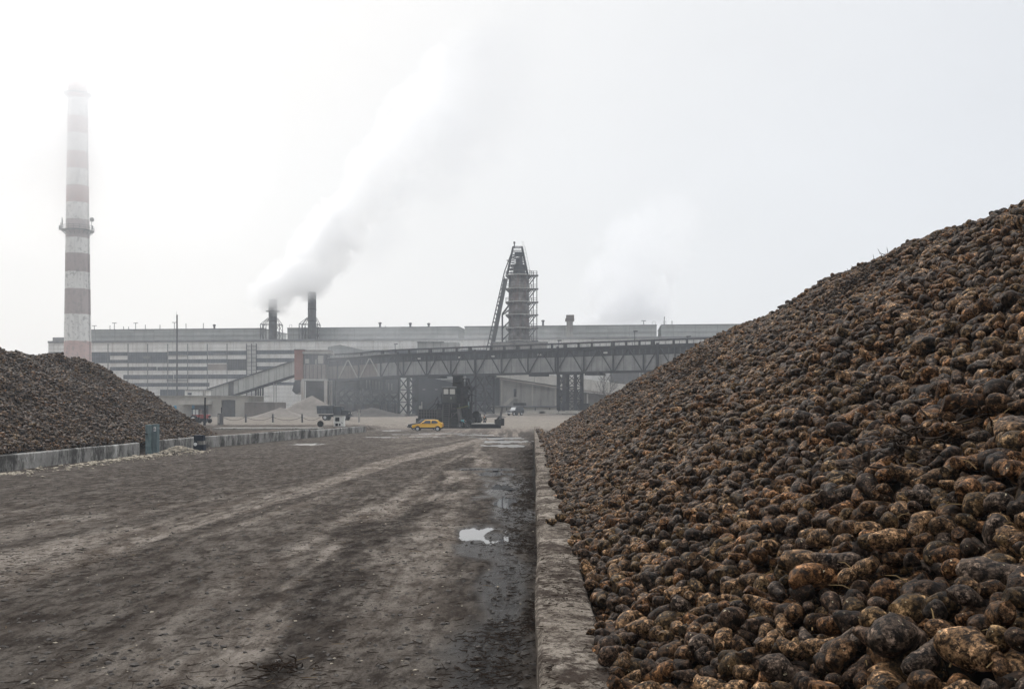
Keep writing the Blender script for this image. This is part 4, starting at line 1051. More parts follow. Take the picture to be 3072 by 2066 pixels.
for px in (985,1060,1140): MB().bar((X_(px),D+8,.5),(X_(px),D+8,11),.8).build('leg',M['steel_dark'],r)
r=thing('kiln_annex','low whitewashed kiln annex with flat roof right of the round kiln','annex',(X_(1560),D-3,8))
MB().bb((X_(1480),D-5,.6),(X_(1640),D-2.8,Z_(1032))).build('wall',M['render_wall'],r); MB().bb((X_(1478),D-5.2,Z_(1031.8)),(X_(1642),D-2.7,Z_(1029))).build('roof',M['panel_trim'],r)

# mast, poles
D=232.; s=F/D
r=thing('lamp_mast','tall thin dark mast in front of the striped hall wall','mast',(X_(531),D,.7))
MB().tube([(X_(531),D,.6),(X_(531),D,Z_(944))],[.20,.17],10).build('pole',M['steel_mid'],r); MB().bar((X_(530),D,Z_(944)),(X_(530),D,Z_(934)),.04).build('spike',M['steel_mid'],r)
MB().lathe([(.5,.3),(.5,.75),(.22,.9)],(X_(531),D,0),12).build('foot',M['render_wall'],r)
D=120.; s=F/D
r=thing('dark_post','dark tapering post standing in front of the red tractor','post',(X_(614),D,.7))
MB().tube([(X_(613.5),D,.5),(X_(615.5),D,Z_(1192))],[.17,.10],8).build('pole',M['black'],r); MB().bar((X_(612),D+.1,.5),(X_(614.5),D+.1,Z_(1222)),.16).build('stub',M['black'],r)
D=123.; s=F/D
r=thing('switch_box','tall weathered grey steel box on a concrete pad behind the far heap','switch box',(X_(661),D,.7))
MB().bb((X_(654),D-.2,.75),(X_(667.5),D+.4,Z_(1239.5))).build('casing',M['wood_post'],r,bevel=.02); MB().bb((X_(652),D-.4,.4),(X_(671),D+.7,.745)).build('pad',M['concrete'],r)
MB().bb((X_(655.5),D-.24,.95),(X_(660),D-.205,Z_(1243))).build('door',M['steel_pale'],r)
MB().bar((X_(663),D+.2,Z_(1239)),(X_(663),D+.2,Z_(1221)),.12).build('riser',M['steel_dark'],r)
D=146.; s=F/D
fposts=[]
for px,lab in ((737.5,'grey fence post nearest the tall switch box, chain tied on'),(818.5,'second fence post along the chain, below the spoil mound'),(906.5,'third fence post along the chain, short of the dump truck'),(1077,'pale fence post beside the walking person')):
    r=thing('fence_post',lab,'fence post',(X_(px),D,.7),0,'chain fence posts')
    ht=1.25 if px!=1077 else 2.0
    MB().box((X_(px),D,.65+ht/2),(.24,.2,ht)).build('post',M['wood_post'] if px!=1077 else M['steel_pale'],r,bevel=.015); MB().box((X_(px),D,.66+ht+.0),(.26,.22,.05)).build('cap',M['concrete'],r); fposts.append(X_(px))
r=thing('chain','slack chain hanging between the fence posts','chain',(fposts[1],D,1.2))
mb=MB()
for a,b in zip([X_(668)]+fposts[:3],fposts[:3]+[X_(962)]):
    mb.tube([(a+(b-a)*t,D-.14,1.5-.95*(1-(2*t-1)**2)*.55) for t in [i/8 for i in range(9)]],.028,5)
mb.build('links',M['steel_dark'],r)
D=112.; s=F/D
r=thing('white_cabinet','chipped white enamel cabinet with a dark square opening on the far wall','cabinet',(X_(1018),D,.7))
MB().bb((X_(1003),D-.4,.72),(X_(1033.5),D+.5,Z_(1248))).build('casing',M['white_chipped'],r,bevel=.03)
MB().bb((X_(1008),D-.44,Z_(1263)),(X_(1020),D-.403,Z_(1251.5))).build('opening',M['black'],r)
MB().bb((X_(1001.5),D-.45,Z_(1247.8)),(X_(1035),D+.55,Z_(1246))).build('lid',M['steel_pale'],r); MB().box((X_(1012),D-.42,.95),(.3,.05,.3)).box((X_(1021),D-.42,.95),(.2,.05,.2)).build('vent',M['black'],r)
mb=MB(); mb.lathe([(.16,-.12),(.33,-.12),(.36,-.06),(.36,.06),(.33,.12),(.16,.12)],(X_(969),D-1.5,1.06),20,'Y'); tag(mb.build('old_tyre',M['rubber']),'old tyre propped on the far wall beside the cabinet','tyre')
# teal post with number plate, navy block
D=61.6; s=F/D
r=thing('marker_post','broad teal weathered post with a small white number plate','post',(X_(457),D,0))
MB().bb((X_(440.5),D-.25,-.1),(X_(459),D+.3,Z_(1273))).build('post',M['teal_post'],r,bevel=.015)
MB().bb((X_(459.1),D-.17,-.1),(X_(473.5),D+.3,Z_(1272))).build('side_plank',weather('darker_teal_paint',(.11,.155,.165),(.16,.205,.215),(.06,.075,.08),2.5,.8,1,.3),r,bevel=.015)
MB().bb((X_(464.5),D-.205,Z_(1293)),(X_(471),D-.175,Z_(1280))).build('number_plate',M['white_sign'],r)
cu=bpy.data.curves.new('number','FONT'); cu.body='6'; cu.size=.27; cu.extrude=.004; cu.align_x='CENTER'; cu.align_y='CENTER'
to=bpy.data.objects.new('tmp',cu); col.objects.link(to); bpy.context.view_layer.update()
me=bpy.data.meshes.new_from_object(to.evaluated_get(bpy.context.evaluated_depsgraph_get())); bpy.data.objects.remove(to)
me.materials.clear(); me.materials.append(M['black']); no=bpy.data.objects.new('numeral',me); col.objects.link(no); no.parent=r
no.location=Vector((X_(467.7),D-.213,Z_(1286.5)))-r.location; no.rotation_euler=(R(90),0,0)
MB().bar((X_(440),D-.27,Z_(1301)),(X_(448),D-.27,Z_(1301)),.05).build('bracket',M['steel_dark'],r)
D=66.3; s=F/D
r=thing('navy_block','navy black painted concrete block with a pale band against the stained wall','block',(X_(596),D,0))
MB().bb((X_(583),D-.12,Z_(1322)),(X_(611.5),D+.35,Z_(1304.5))).build('upper_band',M['navy'],r,bevel=.02)
MB().bb((X_(584),D-.10,Z_(1333)),(X_(611),D+.34,Z_(1322.2))).build('pale_band',M['concrete'],r)
MB().bb((X_(581.5),D-.16,-.1),(X_(613),D+.4,Z_(1333.2))).build('lower_band',M['navy'],r,bevel=.02)
MB().bb((X_(583.5),D-.13,Z_(1333)),(X_(594),D-.105,Z_(1322.5))).build('dark_patch',M['navy'],r)
MB().lathe([(.02,-.03),(.11,-.02),(.12,.02),(.02,.04)],(X_(588),D-.15,Z_(1332)),14,'Y').build('white_spot',M['white_sign'],r)
tag(MB().bb((GX(655,100),98,.3),(GX(965,100),101,.86)).build('slab',M['concrete']),'pale concrete slab strip behind the white-streaked wall','slab')

# bare tree
def tree(c,h,seed,label):
    g=random.Random(seed); r=thing('bare_tree',label,'tree',c); tr=MB(); cr=MB(); c=Vector(c)
    tr.tube([c,c+Vector((.05,0,h*.3)),c+Vector((-.05,0,h*.62)),c+Vector((.1,0,h))],[.16,.13,.08,.03],7)
    def br(p,d,L,rr,lv):
        q=p+d*L; cr.tube([p,p+d*L*.5+Vector((0,0,L*.04)),q],[rr,rr*.8,rr*.5],4)
        if lv<3:
            for _ in range(4 if lv<2 else 3):
                nd=(d+Vector((g.uniform(-.8,.8),g.uniform(-.8,.8),g.uniform(-.1,.8)))).normalized(); br(p.lerp(q,g.uniform(.35,1)),nd,L*g.uniform(.5,.72),rr*.6,lv+1)
    for k in range(9):
        z=h*(.28+.65*k/9); a=g.uniform(0,6.28); br(c+Vector((0,0,z)),Vector((math.cos(a),math.sin(a),.75)).normalized(),h*.30*(1.1-.5*k/9),.05,1)
    tr.build('trunk',M['bark'],r); cr.build('crown',M['bark'],r)
D=205.; s=F/D
tree((X_(1812),D,1.5),ZY(1112,D)-1.5,5,'small bare tree in front of the pale store roof')
tree((X_(1835),D+3,1.5),ZY(1135,D)-1.5,8,'lower bare sapling right beside the small bare tree')
D=205.; s=F/D
for k,(px,w2,h2,lab) in enumerate(((1600,5,.45,'pale concrete slab lying nearest the dark jeep'),(1645,4,.6,'stack of pale slabs beside the pylon foot'),(1720,6,.5,'grey slab lying past the pylon foot'))):
    o=MB().box((X_(px),D,1.75+h2/2-.15),(w2,1.6,h2)).box((X_(px)+.4,D+.1,1.75+h2-.1),(w2*.7,1.3,.18)).build('concrete_slab',M['render_sand']); tag(o,lab,'slab','concrete slabs along the yard edge')
mb=MB()
for k in range(6): mb.box((X_(1752)+random.uniform(-.2,.2),D,1.7+k*.36),(2.4,1.3,.2)); mb.box((X_(1752),D-.4,1.88+k*.36),(1.9,.2,.14))
tag(mb.build('timber_stack',M['steel_dark']),'dark stack of stacked timber at the foot of the beet heap','timber')
# ------------------------------------------------------------------ vehicles
def carbody(poly,half,belt,lean):
    def y(z): return half-(lean*max(0,z-belt) if z>belt else .05*max(0,.62-z))
    n=len(poly); mb=MB()
    vs=[(x,-y(z),z) for x,z in poly]+[(x,y(z),z) for x,z in poly]
    mb.add(vs,[tuple(range(n)),tuple(range(2*n-1,n-1,-1))]+[((i+1)%n,i,i+n,(i+1)%n+n) for i in range(n)])
    return mb,y
def arch(cx,r,z0,n=10,c=.28):
    a0=math.asin((z0-c)/r); return [(cx-r*math.cos(a0+(math.pi-2*a0)*i/n),c+r*math.sin(a0+(math.pi-2*a0)*i/n)) for i in range(n+1)]
def wheel(parent,x,y,r,w_,side,rimr=.62):
    o=MB().lathe([(r*rimr,-w_/2),(r*.93,-w_/2),(r,-w_*.35),(r,w_*.35),(r*.93,w_/2),(r*rimr,w_/2)],(0,0,0),24,'Y').build('wheel',M['rubber'],parent,local=True,smooth=False); o.location=(x,y,r)
    k=MB().lathe([(.02,side*w_*.42),(r*.3,side*w_*.44),(r*.36,side*w_*.36),(r*(rimr-.02),side*w_*.40),(r*(rimr+.02),side*w_*.52)],(0,0,0),20,'Y').build('rim',M['rim'],o,local=True)
    return o
def make_car():
    r=thing('parked_car','small yellow three-door hatchback parked side on before the machine','car')
    poly=[(-1.88,.42)]+arch(-1.2,.37,.42)+arch(1.30,.37,.42)+[(1.86,.44),(1.90,.62),(1.87,.95),(1.80,1.02),(1.27,1.37),(1.05,1.405),(-.10,1.40),(-.30,1.365),(-.86,.93),(-1.0,.90),(-1.84,.75),(-1.90,.68)]
    mb,yf=carbody(poly,.80,.93,.36); mb.build('body',M['yellow'],r,local=True,bevel=.025)
    def glass(pts,name='window',mat='car_glass'):
        for sd_ in (-1,1):
            vs=[(x,sd_*(yf(z)+.006),z) for x,z in pts]+[(x,sd_*(yf(z)-.02),z) for x,z in pts]; n=len(pts)
            fs=[tuple(range(n)) if sd_<0 else tuple(range(n-1,-1,-1))]+[(i,(i+1)%n,(i+1)%n+n,i+n) for i in range(n)]
            MB().add(vs,fs).build(name,M[mat],r,local=True)
    glass([(-.60,.96),(-.20,1.30),(.42,1.31),(.42,.95)]); glass([(.53,.95),(.57,1.31),(1.02,1.30),(1.32,1.12),(1.30,.99)])
    def screen(x0,z0,x1,z1,name):
        a,b=yf(z0)-.06,yf(z1)-.06; dx,dz=(z1-z0),-(x1-x0); L_=math.hypot(dx,dz); dx/=L_;dz/=L_
        if name=='rear_window': dx,dz=-dx*-1,-dz*-1
        sgn=-1 if name=='windscreen' else 1
        ox,oz=sgn*abs(dx)*.008,abs(dz)*.008
        vs=[(x0+ox,-a,z0+oz),(x0+ox,a,z0+oz),(x1+ox,b,z1+oz),(x1+ox,-b,z1+oz)]; MB().prism(vs,(-ox*2,0,-oz*2)).build(name,M['car_glass'],r,local=True)
    screen(-.82,.965,-.33,1.345,'windscreen'); screen(1.74,1.06,1.32,1.34,'rear_window')
    for x,a,b in ((-1.93,.36,.50),(1.92,.38,.52)): MB().box((x,0,(a+b)/2),(.12,1.62,b-a)).build('bumper',M['plastic'],r,local=True,bevel=.02)
    MB().bb((-1.83,-.74,.30),(1.84,.74,.415)).build('sill',M['plastic'],r,local=True)
    for sd_ in (-1,1):
        MB().bb((-.8,sd_*.785,.41),(.92,sd_*.808,.47)).build('side_trim',M['plastic'],r,local=True)
        MB().lathe([(.02,-.03),(.09,-.03),(.095,.0),(.02,.02)],(-1.90,sd_*.58,.63),14,'X').build('headlight',M['lamp_glass'],r,local=True)
        MB().bb((1.885,sd_*.72,.66),(1.915,sd_*.42,.80)).build('tail_light',M['red_lamp'],r,local=True)
        MB().box((-.56,sd_*.88,.99),(.10,.14,.11)).build('mirror',M['plastic'],r,local=True)
        MB().bb((.30,sd_*.80,.845),(.44,sd_*.815,.875)).build('door_handle',M['plastic'],r,local=True)
        wheel(r,-1.2,sd_*.68,.28,.17,sd_); wheel(r,1.30,sd_*.68,.28,.17,sd_)
    MB().bb((-1.895,-.46,.56),(-1.875,.46,.71)).build('grille',M['plastic'],r,local=True)
    return r
def recolor(root,name,mat):
    for c in root.children:
        if c.name.split('.')[0]==name:
            c.material_slots[0].link='OBJECT'; c.material_slots[0].material=mat
car=make_car(); car.location=(GX(1283.5,121),121,0); car.rotation_euler=(0,0,R(-2)); car.location.z=float(gz(*car.location[:2]))-.01
c2=copy_tree(car); c2.name='parked_car'; tag(c2,'dark car parked nose left, half hidden behind the yellow hatchback','car')
c2.location=(GX(1272,127),127,-.01); c2.rotation_euler=(0,0,R(4)); recolor(c2,'body',M['dark_paint']); c2.scale=(1.1,1.05,1.0)

# dump truck
r=thing('dump_truck','grey tipper truck with dark bonneted cab facing right','truck')
mb=MB(); b0,b1=-2.95,-.15
mb.bb((b0,-1.15,1.15),(b1,1.15,1.25)); mb.bb((b0,-1.2,1.15),(b1,-1.12,2.55)); mb.bb((b0,1.12,1.15),(b1,1.2,2.55)); mb.bb((b1-.08,-1.12,1.25),(b1,1.12,2.7))
mb.build('tipper_body',M['truck_grey'],r,local=True)
MB().prism([(b0-.02,-1.12,1.3),(b0-.02,1.12,1.3),(b0-.14,1.12,2.55),(b0-.14,-1.12,2.55)],(.06,0,0)).build('tailgate',M['truck_grey'],r,local=True)
for k in range(5):
    for sd_ in (-1,1): MB().bb((b0+.1+k*.62,sd_*1.2,1.2),(b0+.22+k*.62,sd_*1.27,1.95)).build('body_rib',M['truck_grey'],r,local=True)
for sd_ in(-1,1): MB().bb((b0,sd_*1.2,1.95),(b1,sd_*1.29,2.03)).build('side_rail',M['truck_cab'],r,local=True)
MB().prism([(b0+.1,-1.1,2.3),(b0+.8,-1.1,2.62),(b1-.4,-1.1,2.60),(b1-.1,-1.1,2.35)],(0,2.2,0)).build('load',M['dirt'],r,local=True)
MB().bb((-2.9,-.45,.75),(2.75,.45,1.0)).build('chassis',M['black'],r,local=True)
mb,yf=carbody([(-.05,.9),(1.25,.9),(1.38,1.65),(1.20,2.35),(1.05,2.45),(.05,2.45),(-.05,2.35)],1.0,1.65,.12); mb.build('cab',M['truck_cab'],r,local=True,bevel=.04)
MB().bb((-.0,-.93,2.455),(1.28,.93,2.53)).build('cab_roof',M['steel_pale'],r,local=True)
for sd_ in(-1,1):
    MB().prism([(.30,sd_*.99,1.72),(1.08,sd_*.99,1.72),(1.0,sd_*.955,2.28),(.34,sd_*.955,2.28)],(0,-sd_*.03,0)).build('window',M['car_glass'],r,local=True)
    MB().bb((1.45,sd_*.62,.95),(2.62,sd_*1.02,1.22)).build('fender',M['truck_cab'],r,local=True)
    MB().lathe([(.02,-.05),(.12,-.05),(.13,.0),(.02,.03)],(2.72,sd_*.75,1.25),14,'X').build('headlight',M['lamp_glass'],r,local=True)
MB().prism([(1.41,-.86,1.75),(1.41,.86,1.75),(1.26,.82,2.28),(1.26,-.82,2.28)],(-.02,0,0)).build('windscreen',M['car_glass'],r,local=True)
MB().prism([(1.38,-.62,1.0),(2.6,-.62,1.0),(2.6,-.62,1.55),(2.45,-.62,1.70),(1.40,-.62,1.74)],(0,1.24,0)).build('bonnet',M['truck_cab'],r,local=True,bevel=.04)
MB().bb((1.42,-.60,1.745),(2.40,.60,1.79)).build('bonnet_top',M['steel_pale'],r,local=True)  # thin pale plate over the top of the dark bonnet
MB().bb((2.62,-.55,.95),(2.68,.55,1.6)).build('grille',M['black'],r,local=True); MB().bb((2.65,-1.1,.6),(2.85,1.1,.82)).build('bumper',M['truck_grey'],r,local=True)
for sd_ in(-1,1):
    wheel(r,1.95,sd_*.92,.5,.3,sd_,.5); wheel(r,-1.55,sd_*.92,.5,.46,sd_,.5)
    MB().bb((-.6,sd_*.7,.6),(.5,sd_*1.05,1.05)).build('fuel_tank',M['black'],r,local=True)
r.location=(GX(1006,171),171,.66); r.rotation_euler=(0,0,R(-6)); r.location.z=float(gz(*r.location[:2]))-.02
if r.location.z<.62: r.location.z=.68

# red tractor, nose to the right
r=thing('tractor','faded red tractor with glazed cab half hidden by the far beet heap','tractor')
MB().bb((-1.25,-.62,.95),(.0,.62,1.35)).build('cab_base',M['tractor_red'],r,local=True,bevel=.03)
mb=MB()
for x in(-1.2,-.62,-.06):
    for y_ in(-.6,.6): mb.bar((x,y_,1.35),(x,y_*.95,2.25),.07)
mb.build('cab_frame',M['steel_dark'],r,local=True); MB().bb((-1.32,-.7,2.25),(.06,.7,2.36)).build('cab_roof',M['truck_grey'],r,local=True,bevel=.02)
for (a,b) in((-1.15,-.67),(-.57,-.11)):
    for y_ in(-.585,.585): MB().bb((a,y_-.01,1.38),(b,y_+.01,2.2)).build('window',M['lamp_glass'],r,local=True)
MB().prism([(.03,-.38,.75),(1.55,-.38,.75),(1.55,-.38,1.28),(1.45,-.38,1.36),(.03,-.38,1.42)],(0,.76,0)).build('bonnet',M['tractor_red'],r,local=True,bevel=.04)
MB().bb((1.555,-.33,.8),(1.60,.33,1.25)).build('grille',M['black'],r,local=True); MB().bb((-1.3,-.3,.5),(1.5,.3,.74)).build('chassis',M['black'],r,local=True)
for sd_ in(-1,1):
    wheel(r,-.85,sd_*.8,.66,.36,sd_,.5); wheel(r,1.15,sd_*.72,.40,.24,sd_,.5)
    MB().lathe([(.02,-.04),(.09,-.04),(.1,0),(.02,.03)],(1.62,sd_*.25,.78),12,'X').build('headlight',M['lamp_glass'],r,local=True)
    MB().lathe([(.66+.05,-.2),(.66+.1,-.2),(.66+.1,.2),(.66+.05,.2)],(-.85,sd_*.8,.66),24,'Y')
r.location=(GX(603,158),158,.7); r.location.z=float(gz(*r.location[:2])); r.rotation_euler=(0,0,R(-14))

# dark jeep
r=thing('jeep','dark boxy jeep with pale bumper parked before the concrete store','car')
mb,yf=carbody([(-1.95,.5)]+arch(-1.25,.42,.5,8,.36)+arch(1.15,.42,.5,8,.36)+[(1.85,.5),(1.9,1.0),(1.85,1.05),(1.72,1.72),(1.6,1.78),(-.35,1.78),(-.5,1.72),(-.85,1.10),(-1.9,1.0),(-1.95,.9)],.82,1.05,.2); mb.build('body',M['dark_paint'],r,local=True,bevel=.03)
for sd_ in(-1,1):
    for (a,b,c) in((-.62,.15,-.42),(.25,.85,.25),(.95,1.62,.95)):
        MB().prism([(a,sd_*.815,1.12),(b,sd_*.815,1.12),(b,sd_*.70,1.64),(c,sd_*.70,1.64)],(0,-sd_*.05,0)).build('window',M['car_glass'],r,local=True)
    wheel(r,-1.25,sd_*.7,.36,.2,sd_,.55); wheel(r,1.15,sd_*.7,.36,.2,sd_,.55)
    MB().lathe([(.02,-.03),(.1,-.03),(.11,0),(.02,.02)],(-1.98,sd_*.6,.83),12,'X').build('headlight',M['lamp_glass'],r,local=True)
MB().prism([(-.86,-.66,1.14),(-.86,.66,1.14),(-.53,.6,1.66),(-.53,-.6,1.66)],(-.02,0,0)).build('windscreen',M['lamp_glass'],r,local=True)
MB().box((-2.02,0,.56),(.14,1.7,.16)).build('bumper',M['lamp_glass'],r,local=True); MB().bb((-1.97,-.45,.68),(-1.945,.45,.92)).build('grille',M['plastic'],r,local=True)
r.location=(GX(1546,201),201,0); r.location.z=float(gz(*r.location[:2])); r.rotation_euler=(0,0,R(48))

# ------------------------------------------------------------------ beet loading machine
D=137.; s=F/D
r=thing('loading_machine','tall dark grimy loading machine with a two-window cab and ladder','loading machine',(X_(1350),D,0))
mk=M['machine']
def mbx(name,mat,*bs,bev=.03):
    mb=MB()
    for (a,b,yt,yb,y0,y1) in bs: mb.bb((X_(a),D+y0,Z_(yb)),(X_(b),D+y1,Z_(yt)))
    return mb.build(name,mat,r,bevel=bev)
mbx('undercarriage',mk,(1250,1424,1254,1283,-1.2,2.2)); 
for sd_ in (-1.5,1.9):
    MB().lathe([(.1,-.3),(.62,-.3),(.66,-.2),(.66,.2),(.62,.3),(.1,.3)],(X_(1268),D+sd_,.64),22,'Y').build('wheel',M['rubber'],r); MB().lathe([(.1,-.3),(.62,-.3),(.66,-.2),(.66,.2),(.62,.3),(.1,.3)],(X_(1404),D+sd_,.64),22,'Y').build('wheel',M['rubber'],r)
mbx('engine_house',mk,(1256,1311,1229,1254.0,-1.1,1.6)); mbx('engine_cover',M['machine_green'],(1257,1310,1226.5,1228.6,-1.2,1.7))
mbx('exhaust_box',M['steel_pale'],(1258,1267,1217,1226.2,-.6,.1)); MB().tube([(X_(1266),D-.3,Z_(1217)),(X_(1266),D-.3,Z_(1205))],.07,8).build('exhaust_pipe',M['steel_pale'],r)
mbx('lower_house',mk,(1311.5,1380,1211,1253.6,-.9,2.0)); mbx('rear_body',mk,(1369.5,1404,1158,1210.6,-.6,2.0),(1381,1414,1211,1253.6,-.7,2.0))
cab=mbx('cab',M['machine_green'],(1330,1369,1164,1208.5,-1.3,.9)); mbx('cab_roof',M['panel_trim'],(1327.5,1371,1160.5,1163.7,-1.5,1.1))
for a,b in ((1333,1347),(1351,1366.5)): 
    w1=mbx('window',M['window_pale'],(a,b,1167,1182.5,-1.335,-1.305),bev=0)
mb=MB()
for (a,b,c,d) in ((1331,1368,1165.2,1166.6),(1331,1368,1182.8,1184.2),(1347.4,1350.6,1166.7,1182.7)): mb.bb((X_(a),D-1.36,Z_(d)),(X_(b),D-1.303,Z_(c)))
mb.build('window_frame',M['black'],r); mbx('cab_plate',M['window_pale'],(1354,1355.6,1190,1197,-1.33,-1.305),bev=0); mbx('cab_step',M['black'],(1329,1370,1208.7,1210.5,-1.6,.9))
mb=MB()
for px in (1332,1350.5): mb.bar((X_(px),D-1.45,Z_(1210)),(X_(px)-.1,D-1.75,.05),.09)
for k in range(12): mb.bar((X_(1332)-.05,D-1.46-.024*k,Z_(1214+k*6)),(X_(1350.5)-.05,D-1.46-.024*k,Z_(1214+k*6)),.07)
mb.build('ladder',M['steel_mid'],r)
mbx('hood_column',mk,(1358,1392,1149,1157.6,-.4,1.6)); mbx('upper_hood',mk,(1359,1387,1130,1148.7,-.5,1.5)); mbx('hood_roof',mk,(1356,1390,1125.5,1129.6,-.7,1.7))
MB().lathe([(.05,-.15),(.30,-.15),(.32,0),(.05,.1)],(X_(1371),D-.55,Z_(1138)),16,'Y').build('fan_opening',M['black'],r); MB().lathe([(.05,-.12),(.42,-.12),(.45,.05),(.05,.1)],(X_(1378),D-.72,Z_(1171)),18,'Y').build('fan_opening',M['black'],r)
mb=MB()
for px in (1389,1398,1407):
    for dy in(-.3,1.4): mb.bar((X_(px),D+dy,Z_(1158)),(X_(px),D+dy,Z_(1135)),.07)
for yy in (1135,1146):
    for dy in(-.3,1.4): mb.bar((X_(1389),D+dy,Z_(yy)),(X_(1407),D+dy,Z_(yy)),.06)
mb.build('guard_rail',M['steel_dark'],r)
g=random.Random(9); mb=MB()
for k in range(16):
    x0,z0=X_(g.uniform(1312,1400)),Z_(g.uniform(1160,1235)); y0=D-1.0-g.uniform(0,.25)
    x1,z1=x0+g.uniform(-1.6,1.6),z0-g.uniform(.4,2.6); mb.tube([(x0,y0,z0),((x0+x1)/2+.1,y0-.12,(z0+z1)/2-.25),(x1,y0,z1)],.04,5)
mb.build('hose',M['black'],r)
mb=MB()
for k in range(7): mb.bar((X_(1258+k*8),D-1.15,Z_(1254)),(X_(1258+k*8),D-1.15,Z_(1229)),.10,.06)
for yy in (1236,1245): mb.bar((X_(1256),D-1.14,Z_(yy)),(X_(1311),D-1.14,Z_(yy)),.06,.08)
mb.build('engine_rib',M['steel_mid'],r)
mb=MB()
for px in (1312,1328,1356,1379): mb.bar((X_(px),D-.96,Z_(1253)),(X_(px),D-.96,Z_(1211)),.16,.1)
for yy in (1225,1239): mb.bar((X_(1353),D-.95,Z_(yy)),(X_(1380),D-.95,Z_(yy)),.1)
mb.bar((X_(1356),D-.95,Z_(1252)),(X_(1379),D-.95,Z_(1226)),.1); mb.build('house_frame',M['steel_mid'],r)
g=random.Random(3); mb=MB()
for k in range(34):
    a=(X_(g.uniform(1388,1416)),D+g.uniform(-.9,1.4),Z_(g.uniform(1150,1250))); mb.bar(a,(a[0]+g.uniform(-.8,.8),a[1]+g.uniform(-.2,.2),a[2]+g.uniform(-1.2,1.2)),g.uniform(.08,.24))
for yy in (1160,1185,1209,1228,1243): mb.bb((X_(1386),D-1.0,Z_(yy+2.5)),(X_(1417),D+1.6,Z_(yy)))
for px in (1386,1400,1416): mb.bar((X_(px),D-.95,Z_(1160)),(X_(px),D-.95,.5),.2)
mb.build('elevator_frame',M['steel_dark'],r)
mb=MB(); mb.bar((X_(1372),D-1.3,Z_(1225)),(X_(1407),D-1.3,Z_(1217)),.14); mb.build('olive_bar',weather('olive_bar_paint',(.13,.14,.05),(.17,.17,.08),(.06,.05,.04)),r)
mb=MB(); mb.bar((X_(1378),D-1.2,Z_(1225)),(X_(1385),D-1.35,.3),.5,.4); mb.build('hydraulic_leg',M['steel_mid'],r)
mb=MB(); mb.bar((X_(1312),D-.5,Z_(1195)),(X_(1282),D-.5,Z_(1217)),.13); mb.bar((X_(1330),D-.4,Z_(1190)),(X_(1319),D-.4,Z_(1188)),.5); mb.build('boom',M['steel_mid'],r)
mb=MB()
for k in range(8): mb.bb((X_(1313),D-1.02,Z_(1224+k*4)),(X_(1329),D-.905,Z_(1222+k*4)))
mb.build('louvre',M['steel_mid'],r)
# receiving platform to the right
mbx('platform_deck',M['steel_pale'],(1416,1486,1268.5,1271.5,-1.9,1.6)); mbx('platform_side',M['black'],(1415,1500,1271.7,1283,-1.7,1.4))
mbx('end_block',mk,(1484,1503,1257,1283,-1.4,-.2),(1503,1513,1254,1276,-.8,.8)); 
MB().bar((X_(1499),D-.8,Z_(1262)),(X_(1508),D-.8,Z_(1219)),.36,.3).build('tilted_post',M['steel_mid'],r)
MB().prism([(X_(1484),D-.9,Z_(1262)),(X_(1497),D-.9,Z_(1248)),(X_(1505),D-.9,Z_(1248)),(X_(1505),D-.9,Z_(1262))],(0,.5,0)).build('bracket',M['steel_dark'],r)
for k,(px,yy,rr) in enumerate(((1428,1243,.55),(1424,1255,.5),(1436,1258,.48),(1421,1264,.4))):
    MB().lathe([(.1,-.2),(rr*.8,-.2),(rr,-.1),(rr,.1),(rr*.8,.2),(.1,.2)],(X_(px),D+.5+.3*k,Z_(yy)),18,'Y').build('roller',M['rubber'],r)
mb=MB()
for px in (1419,1432,1441): mb.bar((X_(px),D+.4,Z_(1268.4)),(X_(px),D+.4,Z_(1240)),.14)
mb.build('roller_stand',M['steel_dark'],r)
MB().tube([(X_(1405),D-.85,Z_(1216)),(X_(1409),D-.85,Z_(1216))],.5,12).build('teal_cover',M['teal_post'],r)

